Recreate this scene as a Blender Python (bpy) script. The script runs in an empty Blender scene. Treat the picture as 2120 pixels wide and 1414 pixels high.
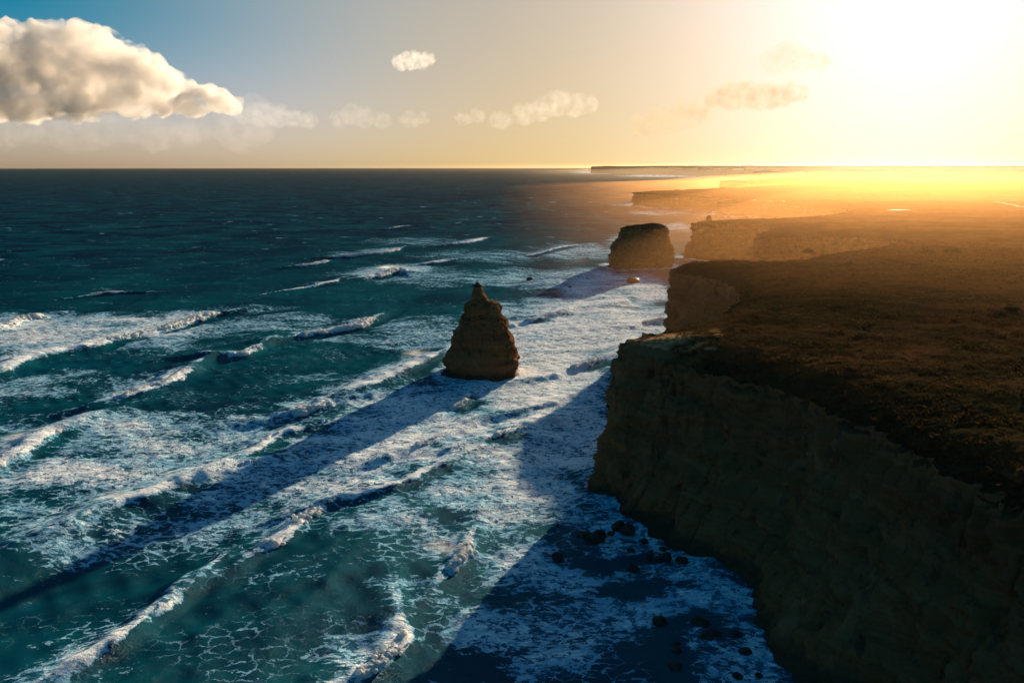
import bpy, bmesh, math, random
import numpy as np
from mathutils import Vector

# ------------------------------------------------------------------ camera
scene = bpy.context.scene
FOCAL = 1531.0                      # focal length in photograph pixels (26 mm lens)
CAM_H = 100.0
PITCH = math.atan((707 - 345) / FOCAL)
cam_data = bpy.data.cameras.new('camera')
cam = bpy.data.objects.new('camera', cam_data)
scene.collection.objects.link(cam)
scene.camera = cam
cam_data.sensor_width = 36.0
cam_data.lens = 26.0
cam_data.clip_start = 1.0
cam_data.clip_end = 120000.0
cam.location = (0, 0, CAM_H)
cam.rotation_euler = (math.radians(90) - PITCH, 0, 0)

# ------------------------------------------------------------------ light
SUN_AZ, SUN_EL = math.radians(27.2), math.radians(10.9)
SUN_DIR = Vector((math.sin(SUN_AZ) * math.cos(SUN_EL), math.cos(SUN_AZ) * math.cos(SUN_EL), math.sin(SUN_EL)))
world = bpy.data.worlds.new('World')
scene.world = world
world.use_nodes = True


def build_world():
    nt = world.node_tree
    N, L = nt.nodes, nt.links
    bg = N['Background']
    sky = N.new('ShaderNodeTexSky')
    sky.sky_type = 'NISHITA'
    sky.sun_disc = False
    sky.sun_elevation = SUN_EL
    sky.sun_rotation = SUN_AZ
    sky.air_density = 1.0
    sky.dust_density = 1.0
    sky.ozone_density = 1.0

    def vm(op, a, b=None):
        n = N.new('ShaderNodeVectorMath')
        n.operation = op
        for i, x in enumerate((a, b)):
            if x is None:
                continue
            if isinstance(x, (tuple, list)):
                n.inputs[i].default_value = x
            else:
                L.new(x, n.inputs[i])
        return n

    def mr(x, a, b, c=0.0, d=1.0):
        n = N.new('ShaderNodeMapRange')
        n.interpolation_type = 'SMOOTHSTEP'
        L.new(x, n.inputs[0])
        for i, v in enumerate((a, b, c, d)):
            n.inputs[i + 1].default_value = v
        return n.outputs[0]

    def mul(a, b):
        n = N.new('ShaderNodeMath')
        n.operation = 'MULTIPLY'
        L.new(a, n.inputs[0])
        L.new(b, n.inputs[1])
        return n.outputs[0]

    base = vm('SCALE', sky.outputs[0])
    base.inputs[3].default_value = SKY_IN
    den = vm('ADD', vm('MULTIPLY', base.outputs[0], (0.315, 0.315, 0.30)).outputs[0], (1, 1, 1))
    soft = vm('MULTIPLY', vm('DIVIDE', base.outputs[0], den.outputs[0]).outputs[0], (1.52, 1.48, 1.48))
    tc = N.new('ShaderNodeTexCoord')
    nrm = vm('NORMALIZE', tc.outputs['Generated'])
    dot = vm('DOT_PRODUCT', nrm.outputs[0], tuple(SUN_DIR))
    sep = N.new('ShaderNodeSeparateXYZ')
    L.new(nrm.outputs[0], sep.inputs[0])
    away = mul(mr(dot.outputs['Value'], 0.86, 0.48), mr(sep.outputs[2], 0.02, 0.18))
    teal = vm('MULTIPLY', soft.outputs[0], (0.0, 0.57, 0.88))
    m1 = N.new('ShaderNodeMix')
    m1.data_type = 'RGBA'
    L.new(away, m1.inputs['Factor'])
    L.new(soft.outputs[0], m1.inputs['A'])
    L.new(teal.outputs[0], m1.inputs['B'])
    near = mul(mr(dot.outputs['Value'], 0.68, 0.93), mr(sep.outputs[2], 0.60, 0.0))
    warm = vm('MULTIPLY', m1.outputs['Result'], (1.02, 0.86, 0.63))
    m2 = N.new('ShaderNodeMix')
    m2.data_type = 'RGBA'
    L.new(near, m2.inputs['Factor'])
    L.new(m1.outputs['Result'], m2.inputs['A'])
    L.new(warm.outputs[0], m2.inputs['B'])
    low = mul(mr(dot.outputs['Value'], 0.92, 0.60), mr(sep.outputs[2], 0.20, 0.03))
    pale = vm('MULTIPLY', m2.outputs['Result'], (1.10, 1.06, 1.28))
    m3 = N.new('ShaderNodeMix')
    m3.data_type = 'RGBA'
    L.new(low, m3.inputs['Factor'])
    L.new(m2.outputs['Result'], m3.inputs['A'])
    L.new(pale.outputs[0], m3.inputs['B'])
    aur = vm('SCALE', m3.outputs['Result'])
    pw = N.new('ShaderNodeMath')
    pw.operation = 'POWER'
    pos = N.new('ShaderNodeMath')
    pos.operation = 'MAXIMUM'
    L.new(dot.outputs['Value'], pos.inputs[0])
    pos.inputs[1].default_value = 0.0
    L.new(pos.outputs[0], pw.inputs[0])
    pw.inputs[1].default_value = 26.0
    gl = N.new('ShaderNodeMath')
    gl.operation = 'MULTIPLY_ADD'
    L.new(pw.outputs[0], gl.inputs[0])
    gl.inputs[1].default_value = 0.44
    gl.inputs[2].default_value = 1.04
    L.new(gl.outputs[0], aur.inputs[3])
    core = vm('SCALE', (0.4, 0.55, 1.5))
    pc = N.new('ShaderNodeMath')
    pc.operation = 'POWER'
    L.new(pw.outputs[0], pc.inputs[0])
    pc.inputs[1].default_value = 2.0
    L.new(pc.outputs[0], core.inputs[3])
    tot = vm('ADD', aur.outputs[0], core.outputs[0])
    L.new(tot.outputs[0], bg.inputs['Color'])
    bg.inputs['Strength'].default_value = SKY_STRENGTH


SKY_STRENGTH = 0.1                  # background strength
SKY_IN = 0.54                        # scale of the raw sky before its highlights are rolled off
build_world()

sun_data = bpy.data.lights.new('sun', 'SUN')
sun_data.energy = 5.0
sun_data.color = (1.0, 0.77, 0.52)
sun_data.angle = math.radians(0.6)
sun = bpy.data.objects.new('sun', sun_data)
scene.collection.objects.link(sun)
sun.rotation_euler = SUN_DIR.to_track_quat('Z', 'Y').to_euler()
sun.location = (400, 700, 300)

scene.view_settings.view_transform = 'Standard'
scene.view_settings.look = 'None'
scene.view_settings.exposure = 1.0
scene.view_settings.gamma = 1.0
scene.cycles.use_denoising = True
scene.cycles.max_bounces = 6
scene.cycles.diffuse_bounces = 2
scene.cycles.glossy_bounces = 2
scene.cycles.transmission_bounces = 3
scene.cycles.volume_bounces = 5
scene.cycles.transparent_max_bounces = 6
scene.cycles.caustics_reflective = False
scene.cycles.caustics_refractive = False

# ------------------------------------------------------------------ helpers
rng = np.random.default_rng(7)
random.seed(7)
PERM = rng.permutation(256)
PERM = np.concatenate([PERM, PERM, PERM]).astype(np.int64)
ANG = rng.random(256) * 2 * np.pi
G2 = np.stack([np.cos(ANG), np.sin(ANG)], 1)
G3 = rng.normal(size=(256, 3))
G3 /= np.linalg.norm(G3, axis=1)[:, None]


def fade(t):
    return t * t * t * (t * (t * 6 - 15) + 10)


def pn2(x, y):
    xi, yi = np.floor(x).astype(np.int64), np.floor(y).astype(np.int64)
    xf, yf = x - xi, y - yi
    xi &= 255
    yi &= 255
    u, v = fade(xf), fade(yf)

    def g(ix, iy, dx, dy):
        h = PERM[PERM[ix & 255] + (iy & 255)]
        return G2[h, 0] * dx + G2[h, 1] * dy
    a = g(xi, yi, xf, yf)
    b = g(xi + 1, yi, xf - 1, yf)
    c = g(xi, yi + 1, xf, yf - 1)
    d = g(xi + 1, yi + 1, xf - 1, yf - 1)
    return 1.5 * ((a + u * (b - a)) * (1 - v) + (c + u * (d - c)) * v)


def pn3(x, y, z):
    xi, yi, zi = (np.floor(q).astype(np.int64) for q in (x, y, z))
    xf, yf, zf = x - xi, y - yi, z - zi
    u, v, w = fade(xf), fade(yf), fade(zf)
    out = 0
    for dx in (0, 1):
        for dy in (0, 1):
            for dz in (0, 1):
                h = PERM[PERM[PERM[(xi + dx) & 255] + ((yi + dy) & 255)] + ((zi + dz) & 255)]
                g = G3[h]
                out = out + (u if dx else 1 - u) * (v if dy else 1 - v) * (w if dz else 1 - w) * (
                    g[..., 0] * (xf - dx) + g[..., 1] * (yf - dy) + g[..., 2] * (zf - dz))
    return 1.5 * out


def fbm2(x, y, o=4, gain=0.5):
    r, a = 0, 1.0
    for i in range(o):
        r = r + a * pn2(x + 17.3 * i, y - 9.1 * i)
        x, y, a = x * 2.03, y * 2.03, a * gain
    return r


def fbm3(x, y, z, o=4, gain=0.5):
    r, a = 0, 1.0
    for i in range(o):
        r = r + a * pn3(x + 11.7 * i, y - 5.3 * i, z + 3.9 * i)
        x, y, z, a = x * 2.03, y * 2.03, z * 2.03, a * gain
    return r


def billow3(x, y, z, o=3):
    r, a = 0, 1.0
    for i in range(o):
        r = r + a * (1 - 2.2 * np.abs(pn3(x + 7.7 * i, y + 3.3 * i, z - 6.1 * i)))
        x, y, z, a = x * 2.1, y * 2.1, z * 2.1, a * 0.5
    return r


def sstep(a, b, x):
    t = np.clip((x - a) / (b - a), 0, 1)
    return t * t * (3 - 2 * t)


def mesh_np(name, verts, quads, mat, parent=None, smooth=True, tris=None, attrs=None):
    me = bpy.data.meshes.new(name)
    verts = np.ascontiguousarray(verts, dtype=np.float32)
    nq = 0 if quads is None else len(quads)
    ntri = 0 if tris is None else len(tris)
    me.vertices.add(len(verts))
    me.vertices.foreach_set('co', verts.ravel())
    li = []
    if nq:
        li.append(np.asarray(quads, dtype=np.int32).ravel())
    if ntri:
        li.append(np.asarray(tris, dtype=np.int32).ravel())
    li = np.concatenate(li)
    me.loops.add(len(li))
    me.loops.foreach_set('vertex_index', li)
    me.polygons.add(nq + ntri)
    st = np.concatenate([np.arange(nq) * 4, nq * 4 + np.arange(ntri) * 3]).astype(np.int32)
    me.polygons.foreach_set('loop_start', st)
    me.polygons.foreach_set('use_smooth', np.full(nq + ntri, smooth, dtype=bool))
    for k, v in (attrs or {}).items():
        at_ = me.attributes.new(k, 'FLOAT', 'POINT')
        at_.data.foreach_set('value', np.ascontiguousarray(v, dtype=np.float32))
    me.update(calc_edges=True)
    me.materials.append(mat)
    o = bpy.data.objects.new(name, me)
    scene.collection.objects.link(o)
    if parent is not None:
        o.parent = parent
        o.matrix_parent_inverse = parent.matrix_world.inverted()
    return o


def grid_quads(nr, nc, wrap=False):
    i = np.arange(nr - 1)[:, None]
    j = np.arange(nc if wrap else nc - 1)[None, :]
    j2 = (j + 1) % nc
    return np.stack([i * nc + j, i * nc + j2, (i + 1) * nc + j2, (i + 1) * nc + j], -1).reshape(-1, 4)


def tag(o, label=None, cat=None, group=None, kind=None):
    if label:
        o['label'] = label
    if cat:
        o['category'] = cat
    if group:
        o['group'] = group
    if kind:
        o['kind'] = kind
    return o


def empty(name, loc):
    e = bpy.data.objects.new(name, None)
    scene.collection.objects.link(e)
    e.location = loc
    bpy.context.view_layer.update()
    return e


def site(u, v, z=0.0):
    """Survey: place on the level z seen at photograph point (u, v) from the drone."""
    x, y = (u - 1060) / FOCAL, (707 - v) / FOCAL
    c, s = math.cos(PITCH), math.sin(PITCH)
    d = np.array([x, c + y * s, -s + y * c])
    t = (z - CAM_H) / d[2]
    return np.array([0, 0, CAM_H]) + t * d


def site_far(u, v, Y):
    """Survey: the point seen at (u, v) that lies Y metres ahead."""
    x, y = (u - 1060) / FOCAL, (707 - v) / FOCAL
    c, s = math.cos(PITCH), math.sin(PITCH)
    d = np.array([x, c + y * s, -s + y * c])
    return np.array([0, 0, CAM_H]) + d * (Y / d[1])


# ------------------------------------------------------------------ materials
def new_mat(name):
    m = bpy.data.materials.new(name)
    m.use_nodes = True
    nt = m.node_tree
    nt.nodes.clear()
    return m, nt


class NB:
    """Short-hand for wiring shader nodes."""
    def __init__(self, nt):
        self.nt, self.N, self.L = nt, nt.nodes, nt.links

    def put(self, sock, v):
        if hasattr(v, 'is_linked'):
            self.L.new(v, sock)
        else:
            sock.default_value = v

    def math(self, op, a, b=0.0, clamp=False):
        n = self.N.new('ShaderNodeMath')
        n.operation = op
        n.use_clamp = clamp
        self.put(n.inputs[0], a)
        self.put(n.inputs[1], b)
        return n.outputs[0]

    def noise(self, vec, scale, detail=4.0, rough=0.5, dist=0.0, kind='FBM', lac=2.0):
        n = self.N.new('ShaderNodeTexNoise')
        n.noise_type = kind
        n.normalize = kind == 'FBM'
        self.L.new(vec, n.inputs['Vector'])
        n.inputs['Scale'].default_value = scale
        n.inputs['Detail'].default_value = detail
        n.inputs['Roughness'].default_value = rough
        n.inputs['Lacunarity'].default_value = lac
        n.inputs['Distortion'].default_value = dist
        return n.outputs['Fac']

    def mapping(self, vec, scale=(1, 1, 1), rot=(0, 0, 0), loc=(0, 0, 0)):
        n = self.N.new('ShaderNodeMapping')
        self.L.new(vec, n.inputs[0])
        n.inputs['Location'].default_value = loc
        n.inputs['Rotation'].default_value = rot
        n.inputs['Scale'].default_value = scale
        return n.outputs[0]

    def step(self, x, a, b, c=0.0, d=1.0, smooth=True):
        n = self.N.new('ShaderNodeMapRange')
        n.interpolation_type = 'SMOOTHSTEP' if smooth else 'LINEAR'
        self.put(n.inputs[0], x)
        for i, v in enumerate((a, b, c, d)):
            self.put(n.inputs[i + 1], v)
        return n.outputs[0]

    def mix(self, f, a, b):
        n = self.N.new('ShaderNodeMix')
        n.data_type = 'RGBA'
        self.put(n.inputs['Factor'], f)
        for k, v in (('A', a), ('B', b)):
            if isinstance(v, tuple) and len(v) == 3:
                v = v + (1,)
            self.put(n.inputs[k], v)
        return n.outputs['Result']

    def attr(self, name):
        n = self.N.new('ShaderNodeAttribute')
        n.attribute_name = name
        return n.outputs['Fac']

    def coord(self):
        return self.N.new('ShaderNodeTexCoord').outputs['Object']

    def bump(self, h, strength, dist=1.0):
        n = self.N.new('ShaderNodeBump')
        n.inputs['Strength'].default_value = strength
        n.inputs['Distance'].default_value = dist
        self.L.new(h, n.inputs['Height'])
        return n.outputs[0]

    def out(self, sock, which='Surface'):
        n = self.N.get('OUT') or self.N.new('ShaderNodeOutputMaterial')
        n.name = 'OUT'
        self.L.new(sock, n.inputs[which])


def principled(b, color, rough, normal=None, spec=0.5, ior=None):
    p = b.N.new('ShaderNodeBsdfPrincipled')
    b.put(p.inputs['Base Color'], color if not isinstance(color, tuple) else color + (1,))
    b.put(p.inputs['Roughness'], rough)
    b.put(p.inputs['Specular IOR Level'], spec)
    if ior:
        p.inputs['IOR'].default_value = ior
    if normal is not None:
        b.L.new(normal, p.inputs['Normal'])
    return p.outputs[0]


def mat_sea():
    m, nt = new_mat('sea_water')
    b = NB(nt)
    co = b.coord()
    foam = b.attr('foam')
    lace_amt = b.attr('lace')
    wind = b.mapping(co, scale=(0.42, 1.0, 1.0), rot=(0, 0, math.radians(-12)))
    n1 = b.noise(wind, 0.10, 9.0, 0.62, 0.6)
    n2 = b.noise(wind, 0.80, 6.0, 0.70, 0.9)
    patch = b.math('ADD', b.math('MULTIPLY', n1, 0.5), b.math('MULTIPLY', n2, 0.5))
    # coverage -> threshold on the patchy noise (mean about 0.5)
    th = b.step(foam, 0.0, 1.0, 0.72, 0.36, False)
    lo = b.math('SUBTRACT', th, 0.13)
    hi = b.math('ADD', th, 0.14)
    cov = b.step(patch, lo, hi, 0.0, 1.0, False)
    grain = b.step(b.noise(co, 0.045, 5.0, 0.65), 0.40, 0.60)
    cov = b.math('MAXIMUM', cov, b.math('MULTIPLY', b.math('MULTIPLY', lace_amt, grain), 0.17))
    wob = b.N.new('ShaderNodeTexNoise')
    b.L.new(co, wob.inputs['Vector'])
    wob.inputs['Scale'].default_value = 0.45
    wob.inputs['Detail'].default_value = 4.0
    wob.inputs['Roughness'].default_value = 0.6
    dv = b.N.new('ShaderNodeVectorMath')
    dv.operation = 'MULTIPLY_ADD'
    b.L.new(wob.outputs['Color'], dv.inputs[0])
    dv.inputs[1].default_value = (5.0, 3.4, 0.0)
    b.L.new(co, dv.inputs[2])

    uneven = b.step(b.noise(co, 0.42, 5.0, 0.66, 0.6), 0.36, 0.64, 0.02, 1.95)

    def net(scale, rot):
        vo = b.N.new('ShaderNodeTexVoronoi')
        vo.voronoi_dimensions = '2D'
        vo.feature = 'DISTANCE_TO_EDGE'
        vo.inputs['Scale'].default_value = scale
        b.L.new(b.mapping(dv.outputs[0], scale=(0.55, 1.0, 1.0), rot=(0, 0, rot)), vo.inputs['Vector'])
        w = b.math('MULTIPLY', b.step(cov, 0.0, 1.0, 0.006, 0.50, False), uneven)
        return b.step(vo.outputs['Distance'], w, b.math('MULTIPLY', w, 0.45))
    gate = b.step(cov, 0.02, 0.14)
    nets = b.math('MAXIMUM', net(0.34, -0.2), b.math('MULTIPLY', net(1.0, -0.35), b.step(cov, 0.15, 0.6)))
    solid = b.step(foam, 0.92, 1.0)
    f1 = b.math('MAXIMUM', b.math('MULTIPLY', nets, gate), b.math('MULTIPLY', solid, cov))
    cap = b.noise(b.mapping(co, scale=(0.5, 1.0, 1.0), rot=(0, 0, math.radians(-20))), 0.05, 6.0, 0.6, 0.3)
    caps = b.math('MULTIPLY', b.step(cap, 0.655, 0.70), b.attr('deep'))
    fm = b.math('MAXIMUM', f1, b.math('MULTIPLY', caps, 0.8), True)
    deep = b.attr('deep')
    big = b.noise(co, 0.012, 3.0, 0.5)
    wcol = b.mix(deep, (0.0012, 0.0600, 0.0880), (0.0003, 0.0130, 0.0350))
    wcol = b.mix(b.step(big, 0.35, 0.7), wcol, (0.0008, 0.030, 0.056))
    streak = b.noise(b.mapping(co, scale=(0.35, 1.0, 1.0), rot=(0, 0, math.radians(-20))), 0.022, 5.0, 0.6, 0.5)
    wcol = b.mix(b.step(streak, 0.42, 0.66, 0.0, 0.8), wcol, (0.0014, 0.066, 0.090))
    thick = b.math('ADD', n2, b.math('MULTIPLY', b.math('SUBTRACT', foam, 0.76), 0.5))
    fcol = b.mix(b.step(thick, 0.38, 0.62), (0.22, 0.47, 0.64), (0.82, 0.87, 0.89))
    col = b.mix(fm, wcol, fcol)
    rough = b.step(fm, 0.0, 1.0, 0.20, 0.75, False)
    h1 = b.noise(wind, 0.35, 6.0, 0.6, 0.4)
    h2 = b.noise(co, 1.6, 5.0, 0.65, 0.5)
    hh = b.math('ADD', b.math('MULTIPLY', h1, 1.6), b.math('MULTIPLY', h2, 0.55))
    hh = b.math('ADD', hh, b.math('MULTIPLY', fm, 0.12))
    nrm = b.bump(hh, 0.85, 1.0)
    wcol = b.mix(b.math('MULTIPLY', b.step(cov, 0.05, 0.75), 0.75), wcol, (0.025, 0.170, 0.300))
    difw = b.N.new('ShaderNodeBsdfDiffuse')          # light coming up out of the water: no surface grain
    b.L.new(wcol, difw.inputs['Color'])
    diff = b.N.new('ShaderNodeBsdfDiffuse')
    b.L.new(fcol, diff.inputs['Color'])
    b.L.new(nrm, diff.inputs['Normal'])
    dif = b.N.new('ShaderNodeMixShader')
    b.L.new(fm, dif.inputs[0])
    b.L.new(difw.outputs[0], dif.inputs[1])
    b.L.new(diff.outputs[0], dif.inputs[2])
    glo = b.N.new('ShaderNodeBsdfGlossy')
    glo.inputs['Color'].default_value = (0.45, 0.75, 0.90, 1)
    b.L.new(rough, glo.inputs['Roughness'])
    b.L.new(nrm, glo.inputs['Normal'])
    fr = b.N.new('ShaderNodeFresnel')
    fr.inputs['IOR'].default_value = 1.33
    b.L.new(nrm, fr.inputs['Normal'])
    # a rough sea never reaches mirror reflectance at grazing angles
    refl = b.math('MINIMUM', fr.outputs[0], 0.013)
    refl = b.math('MULTIPLY', refl, b.step(fm, 0.0, 1.0, 1.0, 0.08, False))
    mx = b.N.new('ShaderNodeMixShader')
    b.L.new(refl, mx.inputs[0])
    b.L.new(dif.outputs[0], mx.inputs[1])
    b.L.new(glo.outputs[0], mx.inputs[2])
    b.out(mx.outputs[0])
    return m


def mat_whitewater():
    m, nt = new_mat('whitewater')
    b = NB(nt)
    co = b.coord()
    n = b.noise(co, 1.1, 6.0, 0.65)
    n0 = b.noise(co, 0.5, 4.0, 0.6)
    col = b.mix(b.step(n0, 0.4, 0.6), (0.74, 0.80, 0.82), (0.88, 0.88, 0.87))
    nrm = b.bump(n, 0.4, 0.6)
    d = b.N.new('ShaderNodeBsdfDiffuse')
    b.L.new(col, d.inputs[0])
    b.L.new(nrm, d.inputs['Normal'])
    t = b.N.new('ShaderNodeBsdfTranslucent')
    b.L.new(col, t.inputs[0])
    b.L.new(nrm, t.inputs['Normal'])
    mx = b.N.new('ShaderNodeMixShader')
    mx.inputs[0].default_value = 0.5
    b.L.new(d.outputs[0], mx.inputs[1])
    b.L.new(t.outputs[0], mx.inputs[2])
    b.out(mx.outputs[0])
    return m


def mat_rock():
    m, nt = new_mat('limestone')
    b = NB(nt)
    co = b.coord()
    geo = b.N.new('ShaderNodeNewGeometry')
    strata = b.noise(b.mapping(co, scale=(0.012, 0.012, 0.55)), 1.0, 6.0, 0.62, 0.3)
    fine = b.noise(b.mapping(co, scale=(0.05, 0.05, 2.6)), 1.0, 4.0, 0.6, 0.2)
    blot = b.noise(co, 0.075, 8.0, 0.66, 0.8)
    stain = b.noise(b.mapping(co, scale=(0.30, 0.30, 0.018)), 1.0, 5.0, 0.6, 0.3)
    col = b.mix(b.step(strata, 0.30, 0.70), (0.175, 0.080, 0.033), (0.240, 0.115, 0.048))
    col = b.mix(b.step(fine, 0.50, 0.68, 0.0, 0.30), col, (0.085, 0.052, 0.028))
    col = b.mix(b.step(blot, 0.52, 0.70, 0.0, 0.8), col, (0.075, 0.052, 0.032))
    col = b.mix(b.step(stain, 0.54, 0.70, 0.0, 0.75), col, (0.050, 0.034, 0.023))
    scar = b.noise(b.mapping(co, scale=(1, 1, 0.6)), 0.055, 7.0, 0.6, 1.0)
    col = b.mix(b.step(scar, 0.56, 0.66, 0.0, 0.65), col, (0.30, 0.165, 0.078))
    # plants on the gentler upper ground
    sepn = b.N.new('ShaderNodeSeparateXYZ')
    b.L.new(geo.outputs['Normal'], sepn.inputs[0])
    flat_ = b.step(sepn.outputs[2], 0.75, 0.92)
    hi_ = b.N.new('ShaderNodeSeparateXYZ')
    b.L.new(geo.outputs['Position'], hi_.inputs[0])
    col = b.mix(b.math('MULTIPLY', flat_, b.step(hi_.outputs[2], 38.0, 43.0)), col, (0.17, 0.10, 0.045))  # level rock tops: sunlit sandy tone put into the colour
    veg = b.math('MULTIPLY', b.step(b.math('ADD', sepn.outputs[2], b.math('MULTIPLY', b.math('SUBTRACT', blot, 0.5), 0.9)), 0.42, 0.62), b.attr('veg'))
    vn = b.noise(co, 0.8, 5.0, 0.65)
    vcol = b.mix(b.step(vn, 0.35, 0.65), (0.014, 0.016, 0.008), (0.038, 0.034, 0.016))
    col = b.mix(veg, col, vcol)
    # wet dark band at the waterline
    sepp = b.N.new('ShaderNodeSeparateXYZ')
    b.L.new(geo.outputs['Position'], sepp.inputs[0])
    wet = b.step(b.math('ADD', sepp.outputs[2], b.math('MULTIPLY', blot, 4.0)), 6.5, 3.0)
    col = b.mix(b.math('MULTIPLY', wet, 0.75), col, (0.035, 0.030, 0.024))
    rough = b.step(wet, 0.0, 1.0, 0.9, 0.45)
    hh = b.math('ADD', b.math('MULTIPLY', fine, 0.7), b.math('MULTIPLY', b.noise(co, 0.5, 8.0, 0.68), 2.2))
    hh = b.math('ADD', hh, b.math('MULTIPLY', stain, 2.2))
    b.out(principled(b, col, rough, b.bump(hh, 0.8, 0.9), 0.0))
    return m


def mat_boulder():
    m, nt = new_mat('wet_boulder')
    b = NB(nt)
    co = b.coord()
    n = b.noise(co, 1.2, 5.0, 0.6)
    col = b.mix(b.step(n, 0.35, 0.65), (0.018, 0.017, 0.015), (0.055, 0.047, 0.038))
    b.out(principled(b, col, 0.6, b.bump(n, 0.7, 0.6), 0.04))
    return m


def mat_heath():
    m, nt = new_mat('heath_ground')
    b = NB(nt)
    co = b.coord()
    big = b.noise(b.mapping(co, scale=(0.5, 1, 1), rot=(0, 0, 0.35)), 0.018, 5.0, 0.6, 0.8)
    mid = b.noise(b.mapping(co, scale=(0.55, 1, 1), rot=(0, 0, 0.3)), 0.12, 5.0, 0.65, 0.6)
    fin = b.noise(b.mapping(co, scale=(0.6, 1, 1)), 1.1, 5.0, 0.7)
    col = b.mix(b.step(big, 0.40, 0.60), (0.022, 0.020, 0.008), (0.068, 0.034, 0.013))
    col = b.mix(b.step(mid, 0.45, 0.68, 0.0, 0.75), col, (0.010, 0.010, 0.004))
    col = b.mix(b.step(fin, 0.5, 0.72, 0.0, 0.6), col, (0.060, 0.038, 0.015))
    col = b.mix(b.math('MULTIPLY', b.attr('bare'), b.step(fin, 0.36, 0.52)), col, (0.36, 0.22, 0.10))  # bare headland tip, with its sunlit orange painted into the ground colour
    hh = b.math('ADD', b.math('MULTIPLY', fin, 0.9), b.math('MULTIPLY', mid, 2.0))
    d = b.N.new('ShaderNodeBsdfDiffuse')
    b.L.new(col, d.inputs[0])
    b.L.new(b.bump(hh, 0.7, 0.5), d.inputs['Normal'])
    b.out(d.outputs[0])
    return m


def mat_leaf(name, c1, c2, scale=0.25):
    m, nt = new_mat(name)
    b = NB(nt)
    co = b.coord()
    n = b.noise(co, scale, 4.0, 0.7)
    n2 = b.noise(co, scale * 9, 2.0, 0.6)
    f = b.math('ADD', b.math('MULTIPLY', n, 0.6), b.math('MULTIPLY', n2, 0.4))
    col = b.mix(b.step(f, 0.38, 0.62), c1, c2)
    d = b.N.new('ShaderNodeBsdfDiffuse')
    b.L.new(col, d.inputs[0])
    t = b.N.new('ShaderNodeBsdfTranslucent')
    b.L.new(col, t.inputs[0])
    mx = b.N.new('ShaderNodeMixShader')
    mx.inputs[0].default_value = 0.3
    b.L.new(d.outputs[0], mx.inputs[1])
    b.L.new(t.outputs[0], mx.inputs[2])
    b.out(mx.outputs[0])
    return m


def mat_volume(name, color, density, g, lumps=None):
    m, nt = new_mat(name)
    b = NB(nt)
    v = b.N.new('ShaderNodeVolumePrincipled')
    v.inputs['Color'].default_value = color + (1,)
    v.inputs['Density'].default_value = density
    v.inputs['Anisotropy'].default_value = g
    if lumps:
        n = b.noise(b.coord(), lumps, 5.0, 0.62, 0.4)
        b.L.new(b.step(n, 0.36, 0.68, 0.0, 2.0 * density), v.inputs['Density'])
        m.cycles.volume_step_rate = 0.5
    b.out(v.outputs[0], 'Volume')
    return m


def mat_plain(name, color, rough, spec=0.5):
    m, nt = new_mat(name)
    b = NB(nt)
    n = b.noise(b.coord(), 0.4, 4.0, 0.6)
    col = b.mix(n, color, tuple(0.75 * c for c in color))
    b.out(principled(b, col, rough, None, spec))
    return m


SEA, WHITE, ROCK, BOULDER, HEATH = mat_sea(), mat_whitewater(), mat_rock(), mat_boulder(), mat_heath()
LEAF = mat_leaf('heath_leaf', (0.010, 0.010, 0.004), (0.080, 0.044, 0.017))
BUSH = mat_leaf('dark_bush_leaf', (0.010, 0.013, 0.006), (0.026, 0.028, 0.012), 0.8)

# ------------------------------------------------------------------ the coast line
# rim x, y, z (top of the bare rock) and foot x, y on the sea; sea lies to the left when walking on
COAST = [
    (300, -800, 42, None), (190, -200, 42, None), (135, 0, 42, None), (105, 70, 42, None), (93, 105, 42, (70, 84)),
    (86, 120, 42, (61, 96)), (85, 135, 42, (56, 106)), (83, 150, 42, (53, 117)), (81, 160, 42, (51.3, 128)),
    (79, 168, 42, (50.4, 139)), (76, 178, 42, (54.0, 155)), (70, 192, 42, (46.8, 170)), (58, 204, 42, (38, 186)),
    (46, 213, 43, (31, 202)), (38.5, 219, 44, (31.2, 210.5)), (34.6, 225, 44, (22.5, 215)),
    (36.5, 232, 45, (28.5, 229)), (44, 239, 45.5, (36, 245)), (57, 251, 44, (50, 258)), (80, 288, 39, (72, 293)),
    (96, 314, 40, (88, 318)), (110, 352, 41, (102, 354)), (113, 390, 40, (106, 391)), (107, 418, 39, (100, 420)),
    (97, 439, 39, (92, 444)), (106, 451, 41, (100, 459)), (128, 447, 43, (122, 456)), (150, 439, 44, (146, 448)),
    (172, 446, 44, None), (207, 482, 44, None), (246, 512, 44, None), (276, 540, 44, None), (298, 572, 44, None),
    (290, 600, 44, None), (260, 614, 43, None), (230, 618, 43, None), (206, 614, 42, (198, 614)), (212, 640, 43, None),
    (240, 690, 42, None), (262, 740, 41, None), (264, 785, 40, None), (238, 812, 39, None), (201, 823, 38, (191, 826)),
    (222, 846, 39, None), (310, 880, 39, None), (420, 980, 38, None), (520, 1150, 36, None), (560, 1350, 32, None),
    (535, 1500, 27, None), (442, 1600, 24, (430, 1597)), (495, 1665, 27, None), (478, 1722, 29, (466, 1716)),
    (412, 1838, 31, (402, 1835)), (326, 1990, 32, (316, 1978)), (420, 2120, 33, None), (800, 2500, 35, None),
    (1130, 2950, 36, None), (1000, 3212, 36, (988, 3206)), (945, 3420, 36, (934, 3416)), (1200, 3700, 38, None),
    (1900, 4800, 45, None), (2100, 6500, 60, None), (1900, 9000, 75, None), (1250, 12000, 84, None),
    (2500, 14000, 110, None), (6000, 20000, 120, None), (15000, 42000, 120, None)]


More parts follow.
